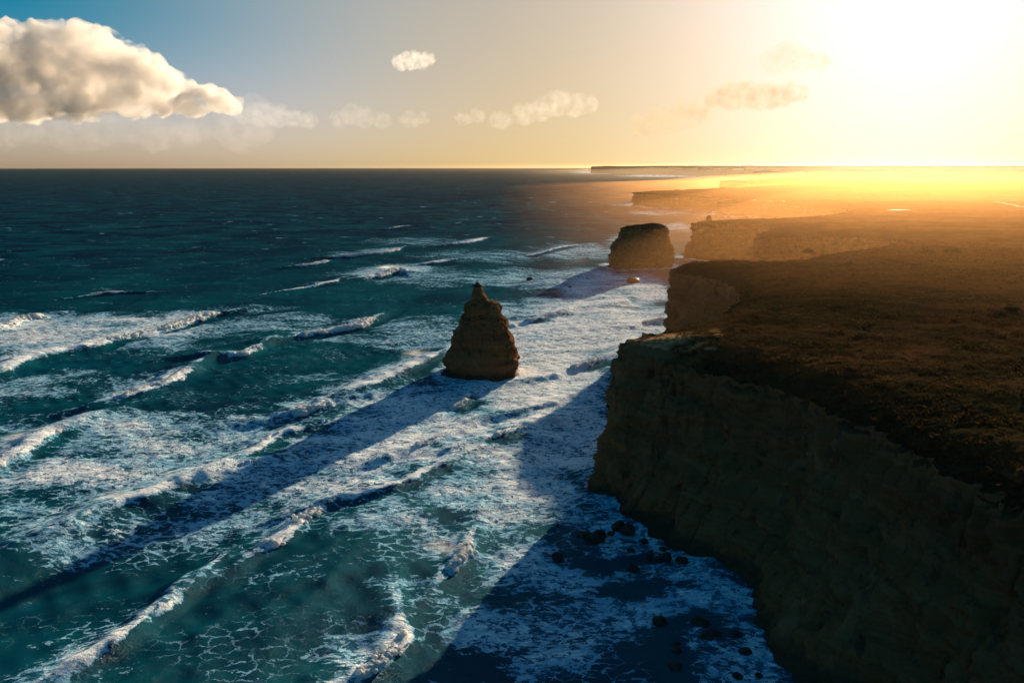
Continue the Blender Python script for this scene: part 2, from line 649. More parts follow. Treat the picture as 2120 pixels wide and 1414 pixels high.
def catmull(P, per):
    P = np.asarray(P, float)
    Q = np.vstack([2 * P[0] - P[1], P, 2 * P[-1] - P[-2]])
    out = []
    for i in range(1, len(Q) - 2):
        p0, p1, p2, p3 = Q[i - 1], Q[i], Q[i + 1], Q[i + 2]
        n = max(2, int(per(i - 1)))
        t = np.linspace(0, 1, n, endpoint=False)[:, None]
        # slightly relaxed spline so that tight corners stay tight
        k = 0.40
        m1, m2 = k * (p2 - p0), k * (p3 - p1)
        out.append((2 * t**3 - 3 * t**2 + 1) * p1 + (t**3 - 2 * t**2 + t) * m1 + (-2 * t**3 + 3 * t**2) * p2 + (t**3 - t**2) * m2)
    out.append(Q[-2][None])
    return np.vstack(out)


_c = []
for i, (rx, ry, rz, bp) in enumerate(COAST):
    if bp is None:
        a = np.array(COAST[max(i - 1, 0)][:2], float)
        c_ = np.array(COAST[min(i + 1, len(COAST) - 1)][:2], float)
        t = (c_ - a) / np.linalg.norm(c_ - a)
        bp = (rx - 5 * t[1], ry + 5 * t[0])
    _c.append((rx, ry, rz, bp[0], bp[1]))
_c = np.array(_c, float)
_seg = np.linalg.norm(np.diff(_c[:, :2], axis=0), axis=1)
_mid = (_c[1:, :2] + _c[:-1, :2]) / 2
_rad = np.hypot(_mid[:, 0], _mid[:, 1])


def _spacing(i):
    r = _rad[i]
    if _mid[i, 1] < 60:
        return 12.0
    return min(max((0.0016 if r < 1200 else 0.0055) * r, 0.40), 400.0)


LINE = catmull(_c, lambda i: _seg[i] / _spacing(i))
NS = len(LINE)
# coarse copy for distance queries
_coarse = catmull(_c, lambda i: min(10, max(2, _seg[i] / (5 + 0.02 * _rad[i]))))


def seg_query(px, py, poly, extra=None, chunk=40000):
    """distance to a polyline and an interpolated extra column"""
    a, b_ = poly[:-1, :2], poly[1:, :2]
    ab = b_ - a
    l2 = (ab**2).sum(1) + 1e-9
    D = np.empty(len(px))
    E = np.empty(len(px)) if extra is not None else None
    for s in range(0, len(px), chunk):
        qx, qy = px[s:s + chunk, None], py[s:s + chunk, None]
        t = np.clip(((qx - a[:, 0]) * ab[:, 0] + (qy - a[:, 1]) * ab[:, 1]) / l2, 0, 1)
        d2 = (qx - a[:, 0] - t * ab[:, 0])**2 + (qy - a[:, 1] - t * ab[:, 1])**2
        k = d2.argmin(1)
        r = np.arange(len(k))
        D[s:s + chunk] = np.sqrt(d2[r, k])
        if extra is not None:
            tt = t[r, k]
            E[s:s + chunk] = extra[k] * (1 - tt) + extra[k + 1] * tt
    return D, E


def inside(px, py, poly, chunk=40000):
    res = np.zeros(len(px), bool)
    x1, y1 = poly[:, 0], poly[:, 1]
    x2, y2 = np.roll(x1, -1), np.roll(y1, -1)
    for s in range(0, len(px), chunk):
        qx, qy = px[s:s + chunk, None], py[s:s + chunk, None]
        c = (y1 > qy) != (y2 > qy)
        with np.errstate(divide='ignore', invalid='ignore'):
            xi = (x2 - x1) * (qy - y1) / (y2 - y1) + x1
        res[s:s + chunk] = ((c & (qx < xi)).sum(1) % 2) == 1
    return res


CLOSE = np.array([[44000, 42000], [44000, -3000], [900, -3000]], float)
RIM_POLY = np.vstack([_coarse[:, :2], CLOSE])
FOOT_LINE = _coarse[:, 3:5]
FOOT_POLY = np.vstack([FOOT_LINE, CLOSE])

PY = np.array([-1000, 0, 300, 450, 620, 830, 1200, 1600, 2000, 3400, 5000, 9000, 12000, 20000, 45000], float)
PZ = np.array([47, 47.5, 47, 46.5, 46.5, 42, 38, 31, 34, 40, 50, 86, 104, 122, 122], float)


def upland(x, y):
    r = np.hypot(x, y)
    z = np.interp(y, PY, PZ)
    z = z + 1.1 * fbm2(x / 70, y / 70, 3) * sstep(60, 120, r)
    z = z + 5 * fbm2(x / 600 + 4, y / 600, 3) * sstep(900, 2500, r)
    return z


def land_z(x, y, d, rimz):
    P = upland(x, y)
    w = 1 - np.exp(-(np.maximum(d, 0) / 7.5)**1.2)
    return rimz + (np.maximum(P, rimz) - rimz) * w


# ------------------------------------------------------------------ cliffs
def build_cliffs():
    rim, rz, foot = LINE[:, :2].copy(), LINE[:, 2], LINE[:, 3:5]
    tan = np.gradient(rim, axis=0)
    tan /= np.linalg.norm(tan, axis=1)[:, None] + 1e-9
    nrm = np.stack([-tan[:, 1], tan[:, 0]], 1)
    s_len = np.concatenate([[0], np.cumsum(np.linalg.norm(np.diff(rim, axis=0), axis=1))])
    NF, NT = 84, 12
    t = np.linspace(0, 1, NF)
    rad = np.hypot(rim[:, 0], rim[:, 1])
    amp = np.clip(rad / 400, 1.15, 3.0)          # far cliffs carry coarser relief
    T = t[None, :]
    z = -2.5 + (rz[:, None] + 2.5) * T
    lean = (1 - T)**2.1
    off = foot - rim
    X = rim[:, 0, None] + off[:, 0, None] * lean
    Y = rim[:, 1, None] + off[:, 1, None] * lean
    S = np.repeat(s_len[:, None], NF, 1)
    A = amp[:, None]
    tilt = z + 0.008 * S
    strat = pn2(tilt / 5.0, S / 90.0) * 1.1 + pn2(tilt / 1.7 + 31, S / 60.0) * 0.75
    ledge = np.sign(strat) * np.abs(strat)**0.7
    flute = pn2(S / 5.5, z / 40.0 + 7) * 1.0 + np.abs(pn2(S / 2.4 + 50, z / 25.0)) * 0.8
    butt = fbm2(S / 26.0, z / 45.0 + 3, 4) * 2.6 + (0.35 - np.abs(fbm2(S / 13.0 + 3, z / 16.0 + 8, 3))) * 1.8
    rough = fbm3(X / 5.5, Y / 5.5, z / 4.0, 5, 0.55) * 1.35
    plate = np.tanh(5 * fbm2(S / 10.0 + 60, z / 8.0, 3)) * 1.0 + np.tanh(6 * fbm2(S / 3.6 + 20, z / 3.0 + 40, 2)) * 0.45
    crack = -np.exp(-(np.abs(pn2(S / 7.0 + 80, z / 50.0 + 2)) / 0.045)**2) * 1.3
    rough = rough + plate + crack
    env = sstep(0, 0.12, T) * (1 - 0.30 * sstep(0.9, 1.0, T)) + 0.25
    disp = (0.16 * ledge + 1.7 * flute * sstep(0.15, 0.75, T) + butt + rough) * env * A * 0.72
    # sea cave in the dark cove below the drone
    ds = np.hypot(X - 66, Y - 134)
    disp -= 9.0 * np.exp(-((Y - 118) / 8.0)**2) * np.exp(-((X - 62) / 18.0)**2) * sstep(0.62, 0.30, T)
    # undercut notch at the waterline
    disp -= 1.2 * np.exp(-((z - 2.5) / 2.0)**2)
    X = X + nrm[:, 0, None] * disp
    Y = Y + nrm[:, 1, None] * disp
    zz = z + 1.1 * fbm2(S / 4.0, z / 4.0 + 20, 3) * sstep(0.3, 0.9, T)
    # slope from the rock rim up to the heath
    d = np.linspace(0, 1, NT + 1)[1:]**1.4 * 15.0
    IX = rim[:, 0, None] - nrm[:, 0, None] * d
    IY = rim[:, 1, None] - nrm[:, 1, None] * d
    dd, ee = seg_query(IX.ravel(), IY.ravel(), np.column_stack([_coarse[:, :2]]), _coarse[:, 2])
    dd = dd.reshape(IX.shape)
    IZ = land_z(IX.ravel(), IY.ravel(), dd.ravel(), ee).reshape(IX.shape)
    fadein = np.exp(-d / 5.0)
    IX = IX + nrm[:, 0, None] * disp[:, -1:] * fadein
    IY = IY + nrm[:, 1, None] * disp[:, -1:] * fadein
    IZ = IZ + 0.55 * fbm2(IX / 2.5, IY / 2.5, 4) * A - 0.12 - 0.5 * sstep(9, 15, d)
    V = np.stack([np.hstack([X, IX]), np.hstack([Y, IY]), np.hstack([zz, IZ])], -1)
    tip = np.hypot(V[..., 0] - 38, V[..., 1] - 227)
    rowf = np.concatenate([sstep(0.90, 1.0, t), np.ones(NT)])[None, :]
    veg = sstep(8, 30, tip + 5 * pn2(V[..., 0] / 6, V[..., 1] / 6)) * sstep(22, 34, V[..., 2]) * rowf
    veg = np.where(rad[:, None] > 1200, sstep(14, 22, V[..., 2]) * rowf, veg)
    # one object for each stretch of coast
    def idx(x, y):
        return int(np.argmin((rim[:, 0] - x)**2 + (rim[:, 1] - y)**2))
    cuts = [0, idx(70, 270), idx(207, 482), idx(262, 740), idx(420, 980), idx(495, 1665), idx(800, 2500), idx(1900, 4800), NS - 1]
    names = ['dark layered limestone cliff of the nearest headland', 'sunlit edged cliff of the second headland',
             'cliff of the middle promontory standing in golden haze', 'tall layered cliff behind the square sea stack',
             'low far cliff fading into golden haze', 'long low headland cliff reaching far out to sea',
             'faint distant cliff near the horizon', 'farthest coast on the horizon']
    for k in range(len(cuts) - 1):
        a, b_ = cuts[k], cuts[k + 1] + 1
        sub = V[a:b_]
        o = mesh_np('cliff', sub.reshape(-1, 3), grid_quads(sub.shape[0], sub.shape[1]), ROCK, attrs={'veg': veg[a:b_].ravel()})
        tag(o, names[k], None, None, 'structure')
    return V


CLIFF = build_cliffs()


# ------------------------------------------------------------------ plateau
def build_plateau():
    th = np.radians(np.concatenate([np.linspace(-2, 9, 20, endpoint=False), np.linspace(9, 44, 560), np.linspace(46, 170, 40)]))
    dep = np.radians(np.linspace(47, 0.55, 620))
    rr = np.concatenate([[20, 30, 40], 53 / np.tan(dep)])
    lin = np.geomspace(rr[3], rr[-1], len(rr) - 3)
    rr[3:] = np.minimum(rr[3:], 1e9) * 0.7 + 0.3 * lin
    rr = np.concatenate([rr, np.geomspace(rr[-1] * 1.2, 42000, 24)])
    R, T = np.meshgrid(rr, th, indexing='ij')
    x, y = (R * np.sin(T)).ravel(), (R * np.cos(T)).ravel()
    ins = inside(x, y, RIM_POLY)
    d = np.full(len(x), 1e4)
    rz = np.full(len(x), 44.0)
    sel = np.where(ins & (R.ravel() < 6000))[0]
    d[sel], rz[sel] = seg_query(x[sel], y[sel], _coarse[:, :2], _coarse[:, 2])
    d = np.where(ins, d, -1)
    z = land_z(x, y, d, rz)
    r = R.ravel()
    near = sstep(900, 250, r)
    # hummocky wind-pruned scrub
    hum = np.abs(fbm2(x / 7.0, y / 4.0, 3)) * 0.45 + (0.5 - np.abs(pn2(x / 1.7, y / 1.1))) * 0.40 * near
    hum += 0.6 * fbm2(x / 24 + 9, y / 16, 3)
    z = z + hum * sstep(3, 14, d) * np.clip(1.0 - 0.0 * r, 0, 1)
    z = z + 1.2 * fbm2(x / 40 + 2, y / 25, 3) * sstep(400, 900, r)
    q = grid_quads(len(rr), len(th))
    ok = (d > 5.0)[q].all(1)
    q = q[ok]
    used = np.unique(q)
    remap = np.full(len(x), -1)
    remap[used] = np.arange(len(used))
    tip = np.hypot((x - 44) / 1.5, y - 229) + 4 * pn2(x / 6, y / 5)
    bare = sstep(13, 6, tip) + 0.8 * sstep(0.35, 0.6, fbm2(x / 9, y / 6, 3)) * sstep(24, 14, tip)  # mask of the bare tip that carries the painted sunlit tone
    o = mesh_np('plateau', np.stack([x, y, z], 1)[used], remap[q], HEATH, attrs={'bare': np.clip(bare, 0, 1)[used]})
    tag(o, 'scrub covered clifftop plateau running to the horizon', None, None, 'structure')


build_plateau()


def ground_at(x, y):
    x, y = np.atleast_1d(np.asarray(x, float)), np.atleast_1d(np.asarray(y, float))
    d, e = seg_query(x, y, _coarse[:, :2], _coarse[:, 2])
    d = np.where(inside(x, y, RIM_POLY), d, -1)
    z = land_z(x, y, d, e)
    hum = np.abs(fbm2(x / 7.0, y / 4.0, 3)) * 0.45 + 0.6 * fbm2(x / 24 + 9, y / 16, 3)
    return z + hum * sstep(3, 14, d), d


# ------------------------------------------------------------------ sea stacks
def ring_rock(name, cx, cy, table, depth, mat, parent=None, nth=150, nz=130, seed=0, amp=1.0, veg_top=0.0, z0=-3.0):
    tb = np.array(table, float)
    tb = tb[np.argsort(tb[:, 0])]
    zs = np.linspace(z0, tb[-1, 0], nz)
    xl = np.interp(zs, tb[:, 0], tb[:, 1])
    xr = np.interp(zs, tb[:, 0], tb[:, 2])
    th = np.linspace(0, 2 * np.pi, nth, endpoint=False)
    c, s = np.cos(th), np.sin(th)
    e = 0.72
    cc = np.sign(c) * np.abs(c)**e
    ss = np.sign(s) * np.abs(s)**e
    mid, hw = (xl + xr) / 2, (xr - xl) / 2
    X = mid[:, None] + hw[:, None] * cc
    Y = (hw * depth)[:, None] * ss
    Z = np.repeat(zs[:, None], nth, 1)
    ang = th[None, :] + seed
    per = hw.max()
    strat = pn2(Z / 3.2 + seed, np.cos(ang) * 2.4 + 5) * 0.40 + pn2(Z / 0.75 + seed * 3, np.sin(ang) * 1.8 + 9) * 0.45
    flute = fbm2(np.cos(ang) * per / 5 + 40 + seed, np.sin(ang) * per / 5 + Z / 30, 3) * 1.0
    rough = fbm3(X / 3 + seed, Y / 3, Z / 2.2, 4) * 0.8
    rough = rough + 0.95 * np.tanh(5 * fbm3(X / 6 + 30, Y / 6, Z / 7 + seed, 3)) + 0.3 * np.tanh(6 * fbm3(X / 2.2 + 50, Y / 2.2, Z / 2.2 + seed, 2))
    k = np.clip(hw / 7.0, 0.22, 1.0)[:, None] * amp
    dsp = (strat + flute + rough) * k
    dsp = dsp - np.exp(-((Z - 2) / 1.6)**2) * 0.8 * amp
    X = X + cc * dsp
    Y = Y + ss * dsp
    Z = Z + 0.35 * k * fbm3(X / 4 + 9, Y / 4, Z / 4, 3) * sstep(0, 4, Z)
    V = np.stack([X + cx, Y + cy, Z], -1).reshape(-1, 3)
    V = np.vstack([V, [[mid[-1] + cx, cy, zs[-1] + 0.25 * hw[-1]]]])
    top = len(V) - 1
    base = (nz - 1) * nth
    tris = [(base + j, base + (j + 1) % nth, top) for j in range(nth)]
    veg = np.clip((V[:, 2] - (tb[-1, 0] - 14)) / 6, 0, 1) * veg_top
    return mesh_np(name, V, grid_quads(nz, nth, True), mat, parent, True, tris, {'veg': veg})


def build_stacks():
    cx, cy = -16.8, 358.0
    e = tag(empty('sea_stack', (cx, cy, 0)), 'pointed limestone sea stack with capped pinnacle standing alone in the surf', 'sea stack', 'limestone sea stacks along the coast')
    body = [(35.6, -3.3, 7.6), (34.4, -4.7, 10.9), (33, -6, 11.4), (30.3, -6.2, 11.6), (28, -7.4, 12.0), (27.2, -7.7, 13.5), (25.8, -8.4, 13.9),
            (21.3, -10.7, 14.4), (15.9, -12.9, 16.9), (12.3, -13.3, 18.2), (10.9, -15.1, 18.4), (7.6, -16.8, 18.9), (6.4, -16.8, 20.2), (4.2, -16.5, 19.8),
            (1, -15.9, 20.2), (0, -15.6, 19.9), (-3, -15.6, 19.9)]
    ring_rock('rock_body', cx, cy, body, 0.86, ROCK, e, 220, 190, 1.3, 0.70, 0.6)
    neck = [(43.3, -1.8, 1.9), (41.5, -2.5, 2.0), (40, -2.8, 2.9), (38.5, -3.1, 4.3), (37.0, -3.2, 5.0), (35.5, -3.6, 6.2), (33.0, -5.0, 9.0), (30, -5, 8)]
    ring_rock('pinnacle', cx, cy - 0.6, neck, 0.95, ROCK, e, 90, 70, 4.1, 0.8, 0.0, 30.0)
    cap = [(45.3, -0.15, 0.3), (44.9, -0.7, 0.8), (44.3, -1.4, 1.6), (43.7, -2.8, 3.0), (43.3, -2.7, 2.9), (42.9, -1.6, 1.8), (42.6, -1.3, 1.4)]
    o = ring_rock('cap_rock', cx, cy - 0.6, cap, 0.95, BOULDER, e, 48, 26, 2.2, 0.35, 0.0, 42.6)
    tag(o, 'dark overhanging cap rock on the pinnacle')
    shelf = [(6.0, -15.9, -13), (3, -18.0, -12), (1, -19.0, -12), (-2, -19, -12)]
    cx, cy = 133.0, 762.0
    e = tag(empty('sea_stack', (cx, cy, 0)), 'broad flat topped square sea stack off the second headland', 'sea stack', 'limestone sea stacks along the coast')
    body = [(42.6, 3, 17), (41.9, -3, 20.3), (40.4, -15, 22.7), (38.5, -19, 24.5), (37, -20.5, 25.3), (33.5, -21.8, 25.0), (30.8, -22.5, 24.8), (28.8, -23.6, 26),
            (24, -27.5, 28.4), (22, -28.3, 29.5), (17.3, -29, 31.5), (5.8, -31.2, 31.9), (0, -32.3, 31.5), (-3, -32.3, 31.5)]
    ring_rock('rock_body', cx, cy, body, 0.7, ROCK, e, 220, 150, 7.7, 1.35, 1.0)
    # far stacks
    specs = [('slender rock pinnacle peeping over the third headland', site_far(1467, 470, 905), 42.5, 4.6, 5.2, 3.1),
             ('dome shaped sea stack far off near the horizon', site_far(1568, 372, 5900), 62, 52, 50, 9.4),
             ('low boxy sea stack before the distant headland', site_far(1515, 394, 3080), 21, 42, 40, 5.5)]
    for lab, p, h, wl, wr, sd in specs:
        e = tag(empty('sea_stack', (p[0], p[1], 0)), lab, 'sea stack', 'limestone sea stacks along the coast')
        if h > 60:
            tb = [(h, -wl * 0.35, wr * 0.35), (h * 0.9, -wl * 0.75, wr * 0.72), (h * 0.6, -wl * 0.95, wr * 0.95), (0, -wl, wr), (-3, -wl, wr)]
        else:
            tb = [(h, -wl * 0.72, wr * 0.8), (h * 0.85, -wl * 0.9, wr * 0.9), (h * 0.3, -wl, wr * 0.97), (0, -wl * 1.03, wr * 1.05), (-3, -wl, wr)]
        if h < 50 and wl < 10:
            tb = [(h, -1.2, 1.6), (h - 1.5, -2.8, 2.6), (h - 5, -3.2, 3.4), (20, -6, 7), (0, -9, 10), (-3, -9, 10)]
        ring_rock('rock_body', p[0], p[1], tb, 0.9, ROCK, e, 70, 50, sd, 1.0 if wl < 10 else 4.0, 0.5)


build_stacks()

# ------------------------------------------------------------------ breaking waves (crest lines surveyed on the water)
# points (photo survey), crest height m, roller thickness m, foam left behind (m), foam strength, label
WAVES = [
    ([(-60, 790), (0, 775), (60, 750), (120, 735), (200, 720), (235, 707), (300, 693), (345, 682), (400, 663), (440, 652), (478, 646)], 2.6, 2.3, 45, 0.9, 'long foaming breaker sweeping in from the left edge'),
    ([(-40, 690), (0, 682), (25, 672), (50, 662), (95, 654)], 2.4, 2.4, 40, 0.8, 'white breaker entering at the left edge, farthest out'),
    ([(225, 832), (290, 817), (320, 806), (350, 796), (372, 784), (396, 768)], 2.8, 2.0, 30, 0.8, 'curling breaker peeling below the long left one'),
    ([(470, 740), (505, 738), (537, 722)], 2.4, 1.7, 8, 0.4, 'short white curl on a dark green wave'),
    ([(610, 700), (660, 691), (700, 685), (740, 678), (758, 668), (773, 660)], 2.6, 2.1, 26, 0.7, 'breaker curling left of the pointed stack'),
    ([(-50, 990), (0, 966), (40, 950), (80, 925), (110, 905), (155, 888)], 2.6, 2.0, 30, 0.8, 'breaker with blown spray at the left edge'),
    ([(596, 858), (650, 847), (692, 836)], 2.2, 2.0, 22, 0.8, 'white puff of surf below the stack, left end of its wave'),
    ([(700, 822), (770, 800), (830, 776), (880, 754), (915, 738)], 1.9, 1.4, 22, 0.8, 'surf line running in to the foot of the pointed stack'),
    ([(493, 955), (530, 938), (570, 906), (632, 890)], 1.9, 1.6, 18, 0.7, 'surf line broken by the shadow of the stack'),
    ([(215, 1068), (260, 1048), (300, 1040), (330, 1025), (400, 1003), (470, 983)], 1.9, 1.5, 18, 0.7, 'broken surf line with spray in the left foreground'),
    ([(540, 1142), (590, 1112), (620, 1082), (650, 1062), (674, 1050)], 1.8, 1.6, 12, 0.7, 'lumpy white roller in the central foreground'),
    ([(690, 1043), (760, 1026), (850, 1002), (882, 980), (935, 958)], 1.5, 0.8, 8, 0.4, 'thin low surf line trailing right of the lumpy roller'),
    ([(928, 1188), (945, 1172), (963, 1150), (971, 1128)], 1.9, 1.1, 10, 0.5, 'wave crest blowing spray in the lit foreground'),
    ([(845, 934), (890, 920), (921, 906)], 1.8, 1.3, 14, 0.6, 'small whitecap in sunlight below the stack'),
    ([(715, 1418), (770, 1387), (800, 1362), (822, 1340), (838, 1322), (834, 1300)], 1.7, 1.3, 14, 0.7, 'foaming roller at the bottom centre'),
    ([(110, 1412), (170, 1382), (200, 1362), (240, 1340), (270, 1320), (285, 1306)], 1.8, 1.2, 16, 0.7, 'foaming breaker in the bottom left corner'),
    ([(985, 918), (1040, 902), (1080, 891), (1110, 881), (1165, 867)], 1.6, 1.1, 14, 0.6, 'surf line between the stack and the near cliff'),
    ([(1175, 768), (1230, 751), (1268, 739), (1286, 726)], 2.0, 1.5, 18, 0.7, 'surf line running in behind the near headland'),
    ([(1083, 668), (1120, 661), (1168, 648)], 2.3, 1.7, 24, 0.7, 'sunlit breaker right of the pinnacle'),
    ([(685, 533), (740, 530), (790, 526), (832, 516)], 2.8, 2.2, 60, 0.6, 'long white breaker far out left of the stack top'),
    ([(614, 553), (650, 549), (682, 542)], 2.5, 1.8, 16, 0.5, 'short far breaker left end of the outer line'),
    ([(748, 578), (790, 570), (828, 558), (841, 566)], 2.6, 2.3, 60, 0.7, 'thick white breaker far out above the stack'),
    ([(655, 594), (685, 590), (699, 586)], 2.6, 1.9, 12, 0.5, 'small rounded whitecap left of the stack'),
    ([(876, 549), (905, 546), (925, 543)], 2.3, 1.8, 20, 0.5, 'small whitecap above the stack pinnacle'),
    ([(940, 508), (975, 504), (1008, 497)], 2.6, 2.1, 60, 0.6, 'far white breaker nearest the square stack'),
    ([(1095, 850), (1140, 840), (1168, 829)], 1.5, 1.3, 12, 0.6, 'small sunlit surf lump before the near cliff'),
    ([(925, 850), (950, 839), (962, 827)], 1.6, 1.2, 10, 0.6, 'small surf lump at the right of the stack shadow'),
    ([(1080, 533), (1140, 523), (1192, 510)], 2.0, 1.0, 40, 0.5, 'faint far surf line left of the square stack'),
    ([(812, 473), (835, 470), (858, 470)], 2.4, 1.3, 20, 0.4, 'tiny farthest whitecap on the dark sea'),
    ([(1330, 672), (1352, 665), (1376, 660)], 1.6, 1.4, 15, 0.6, 'small surf line at the foot of the second cliff'),
    ([(1268, 632), (1282, 628), (1296, 624)], 1.6, 1.1, 15, 0.5, 'small surf lump off the second headland'),
    ([(1468, 433), (1490, 431), (1515, 432)], 2.5, 1.6, 60, 0.5, 'distant surf line between the far headlands'),
    ([(335, 1278), (352, 1266), (368, 1250)], 1.3, 0.6, 8, 0.4, 'small spray topped crest in the dark foreground'),
    ([(560, 612), (610, 604), (650, 597)], 2.0, 0.5, 10, 0.2, 'thin white crest line on the outer dark wave'),
    ([(180, 612), (230, 606), (262, 606)], 1.8, 0.5, 10, 0.2, 'thin white crest far out on the left'),
]
WAVES = [(w[0], w[1] * 1.2, w[2] * 1.35) + tuple(w[3:]) for w in WAVES]
for w in WAVES:
    pts = np.array([site(*p)[:2] for p in w[0]])
    # keep a point about every 3 m
    per = lambda i, P=pts: max(3, np.linalg.norm(P[i + 1] - P[i]) / 2.5)
    w[0][:] = [tuple(q) for q in catmull(pts, per)]

# foam lying on the water: centre, half width, half height as surveyed, coverage
FOAM = [(200, 682, 300, 40, .80), (40, 705, 130, 45, .75), (60, 800, 150, 28, .55), (180, 775, 90, 14, .45), (150, 900, 260, 45, .62), (100, 985, 240, 60, .72),
        (380, 935, 180, 60, .72), (330, 1000, 230, 50, .70), (300, 890, 180, 30, .55), (150, 1090, 230, 60, .62), (560, 880, 120, 30, .62), (440, 870, 120, 25, .5), (620, 780, 160, 18, .30),
        (560, 668, 150, 22, .50), (700, 700, 110, 14, .45), (500, 640, 120, 10, .30), (700, 965, 170, 70, .72), (560, 1010, 180, 55, .62), (760, 1065, 150, 60, .66), (480, 1090, 160, 40, .5),
        (850, 890, 170, 80, .78), (760, 830, 130, 45, .65), (980, 960, 150, 90, .74), (1110, 780, 170, 110, .95), (1150, 700, 190, 60, .90), (1210, 640, 150, 45, .85), (1260, 590, 130, 35, .72),
        (1130, 575, 190, 25, .55), (1010, 530, 160, 16, .42), (1200, 520, 110, 22, .55), (900, 575, 140, 18, .45), (780, 568, 120, 10, .40), (870, 690, 110, 40, .52), (860, 500, 130, 9, .35),
        (1340, 690, 90, 70, .92), (1350, 600, 60, 30, .7), (1180, 900, 120, 90, .78), (1100, 1020, 130, 80, .74), (1040, 1130, 140, 70, .68), (1180, 1180, 150, 60, .60), (1080, 1330, 230, 90, .74),
        (1300, 1270, 170, 50, .64), (1490, 1255, 60, 40, .82), (1470, 1390, 110, 60, .66), (1400, 1150, 110, 40, .60), (1250, 1075, 60, 40, .66), (900, 1105, 90, 50, .55), (690, 1370, 90, 50, .62),
        (160, 1375, 110, 50, .70), (850, 1230, 120, 40, .38), (640, 1170, 120, 40, .40), (960, 740, 70, 60, .7), (900, 820, 90, 40, .72), (1400, 470, 40, 10, .5), (1360, 440, 70, 7, .5),
        (1300, 500, 60, 20, .5), (1030, 650, 80, 40, .55), (1240, 357, 60, 3, .8), (1400, 364, 120, 3, .8), (1440, 395, 60, 4, .5)]
FOAM_CUT = [(60, 1235, 140, 55, .5), (450, 1290, 300, 90, .32), (480, 800, 150, 25, .3), (330, 760, 150, 18, .25)]  # foam cover lowered; the first patch darkens the water at the stack's shadow tip


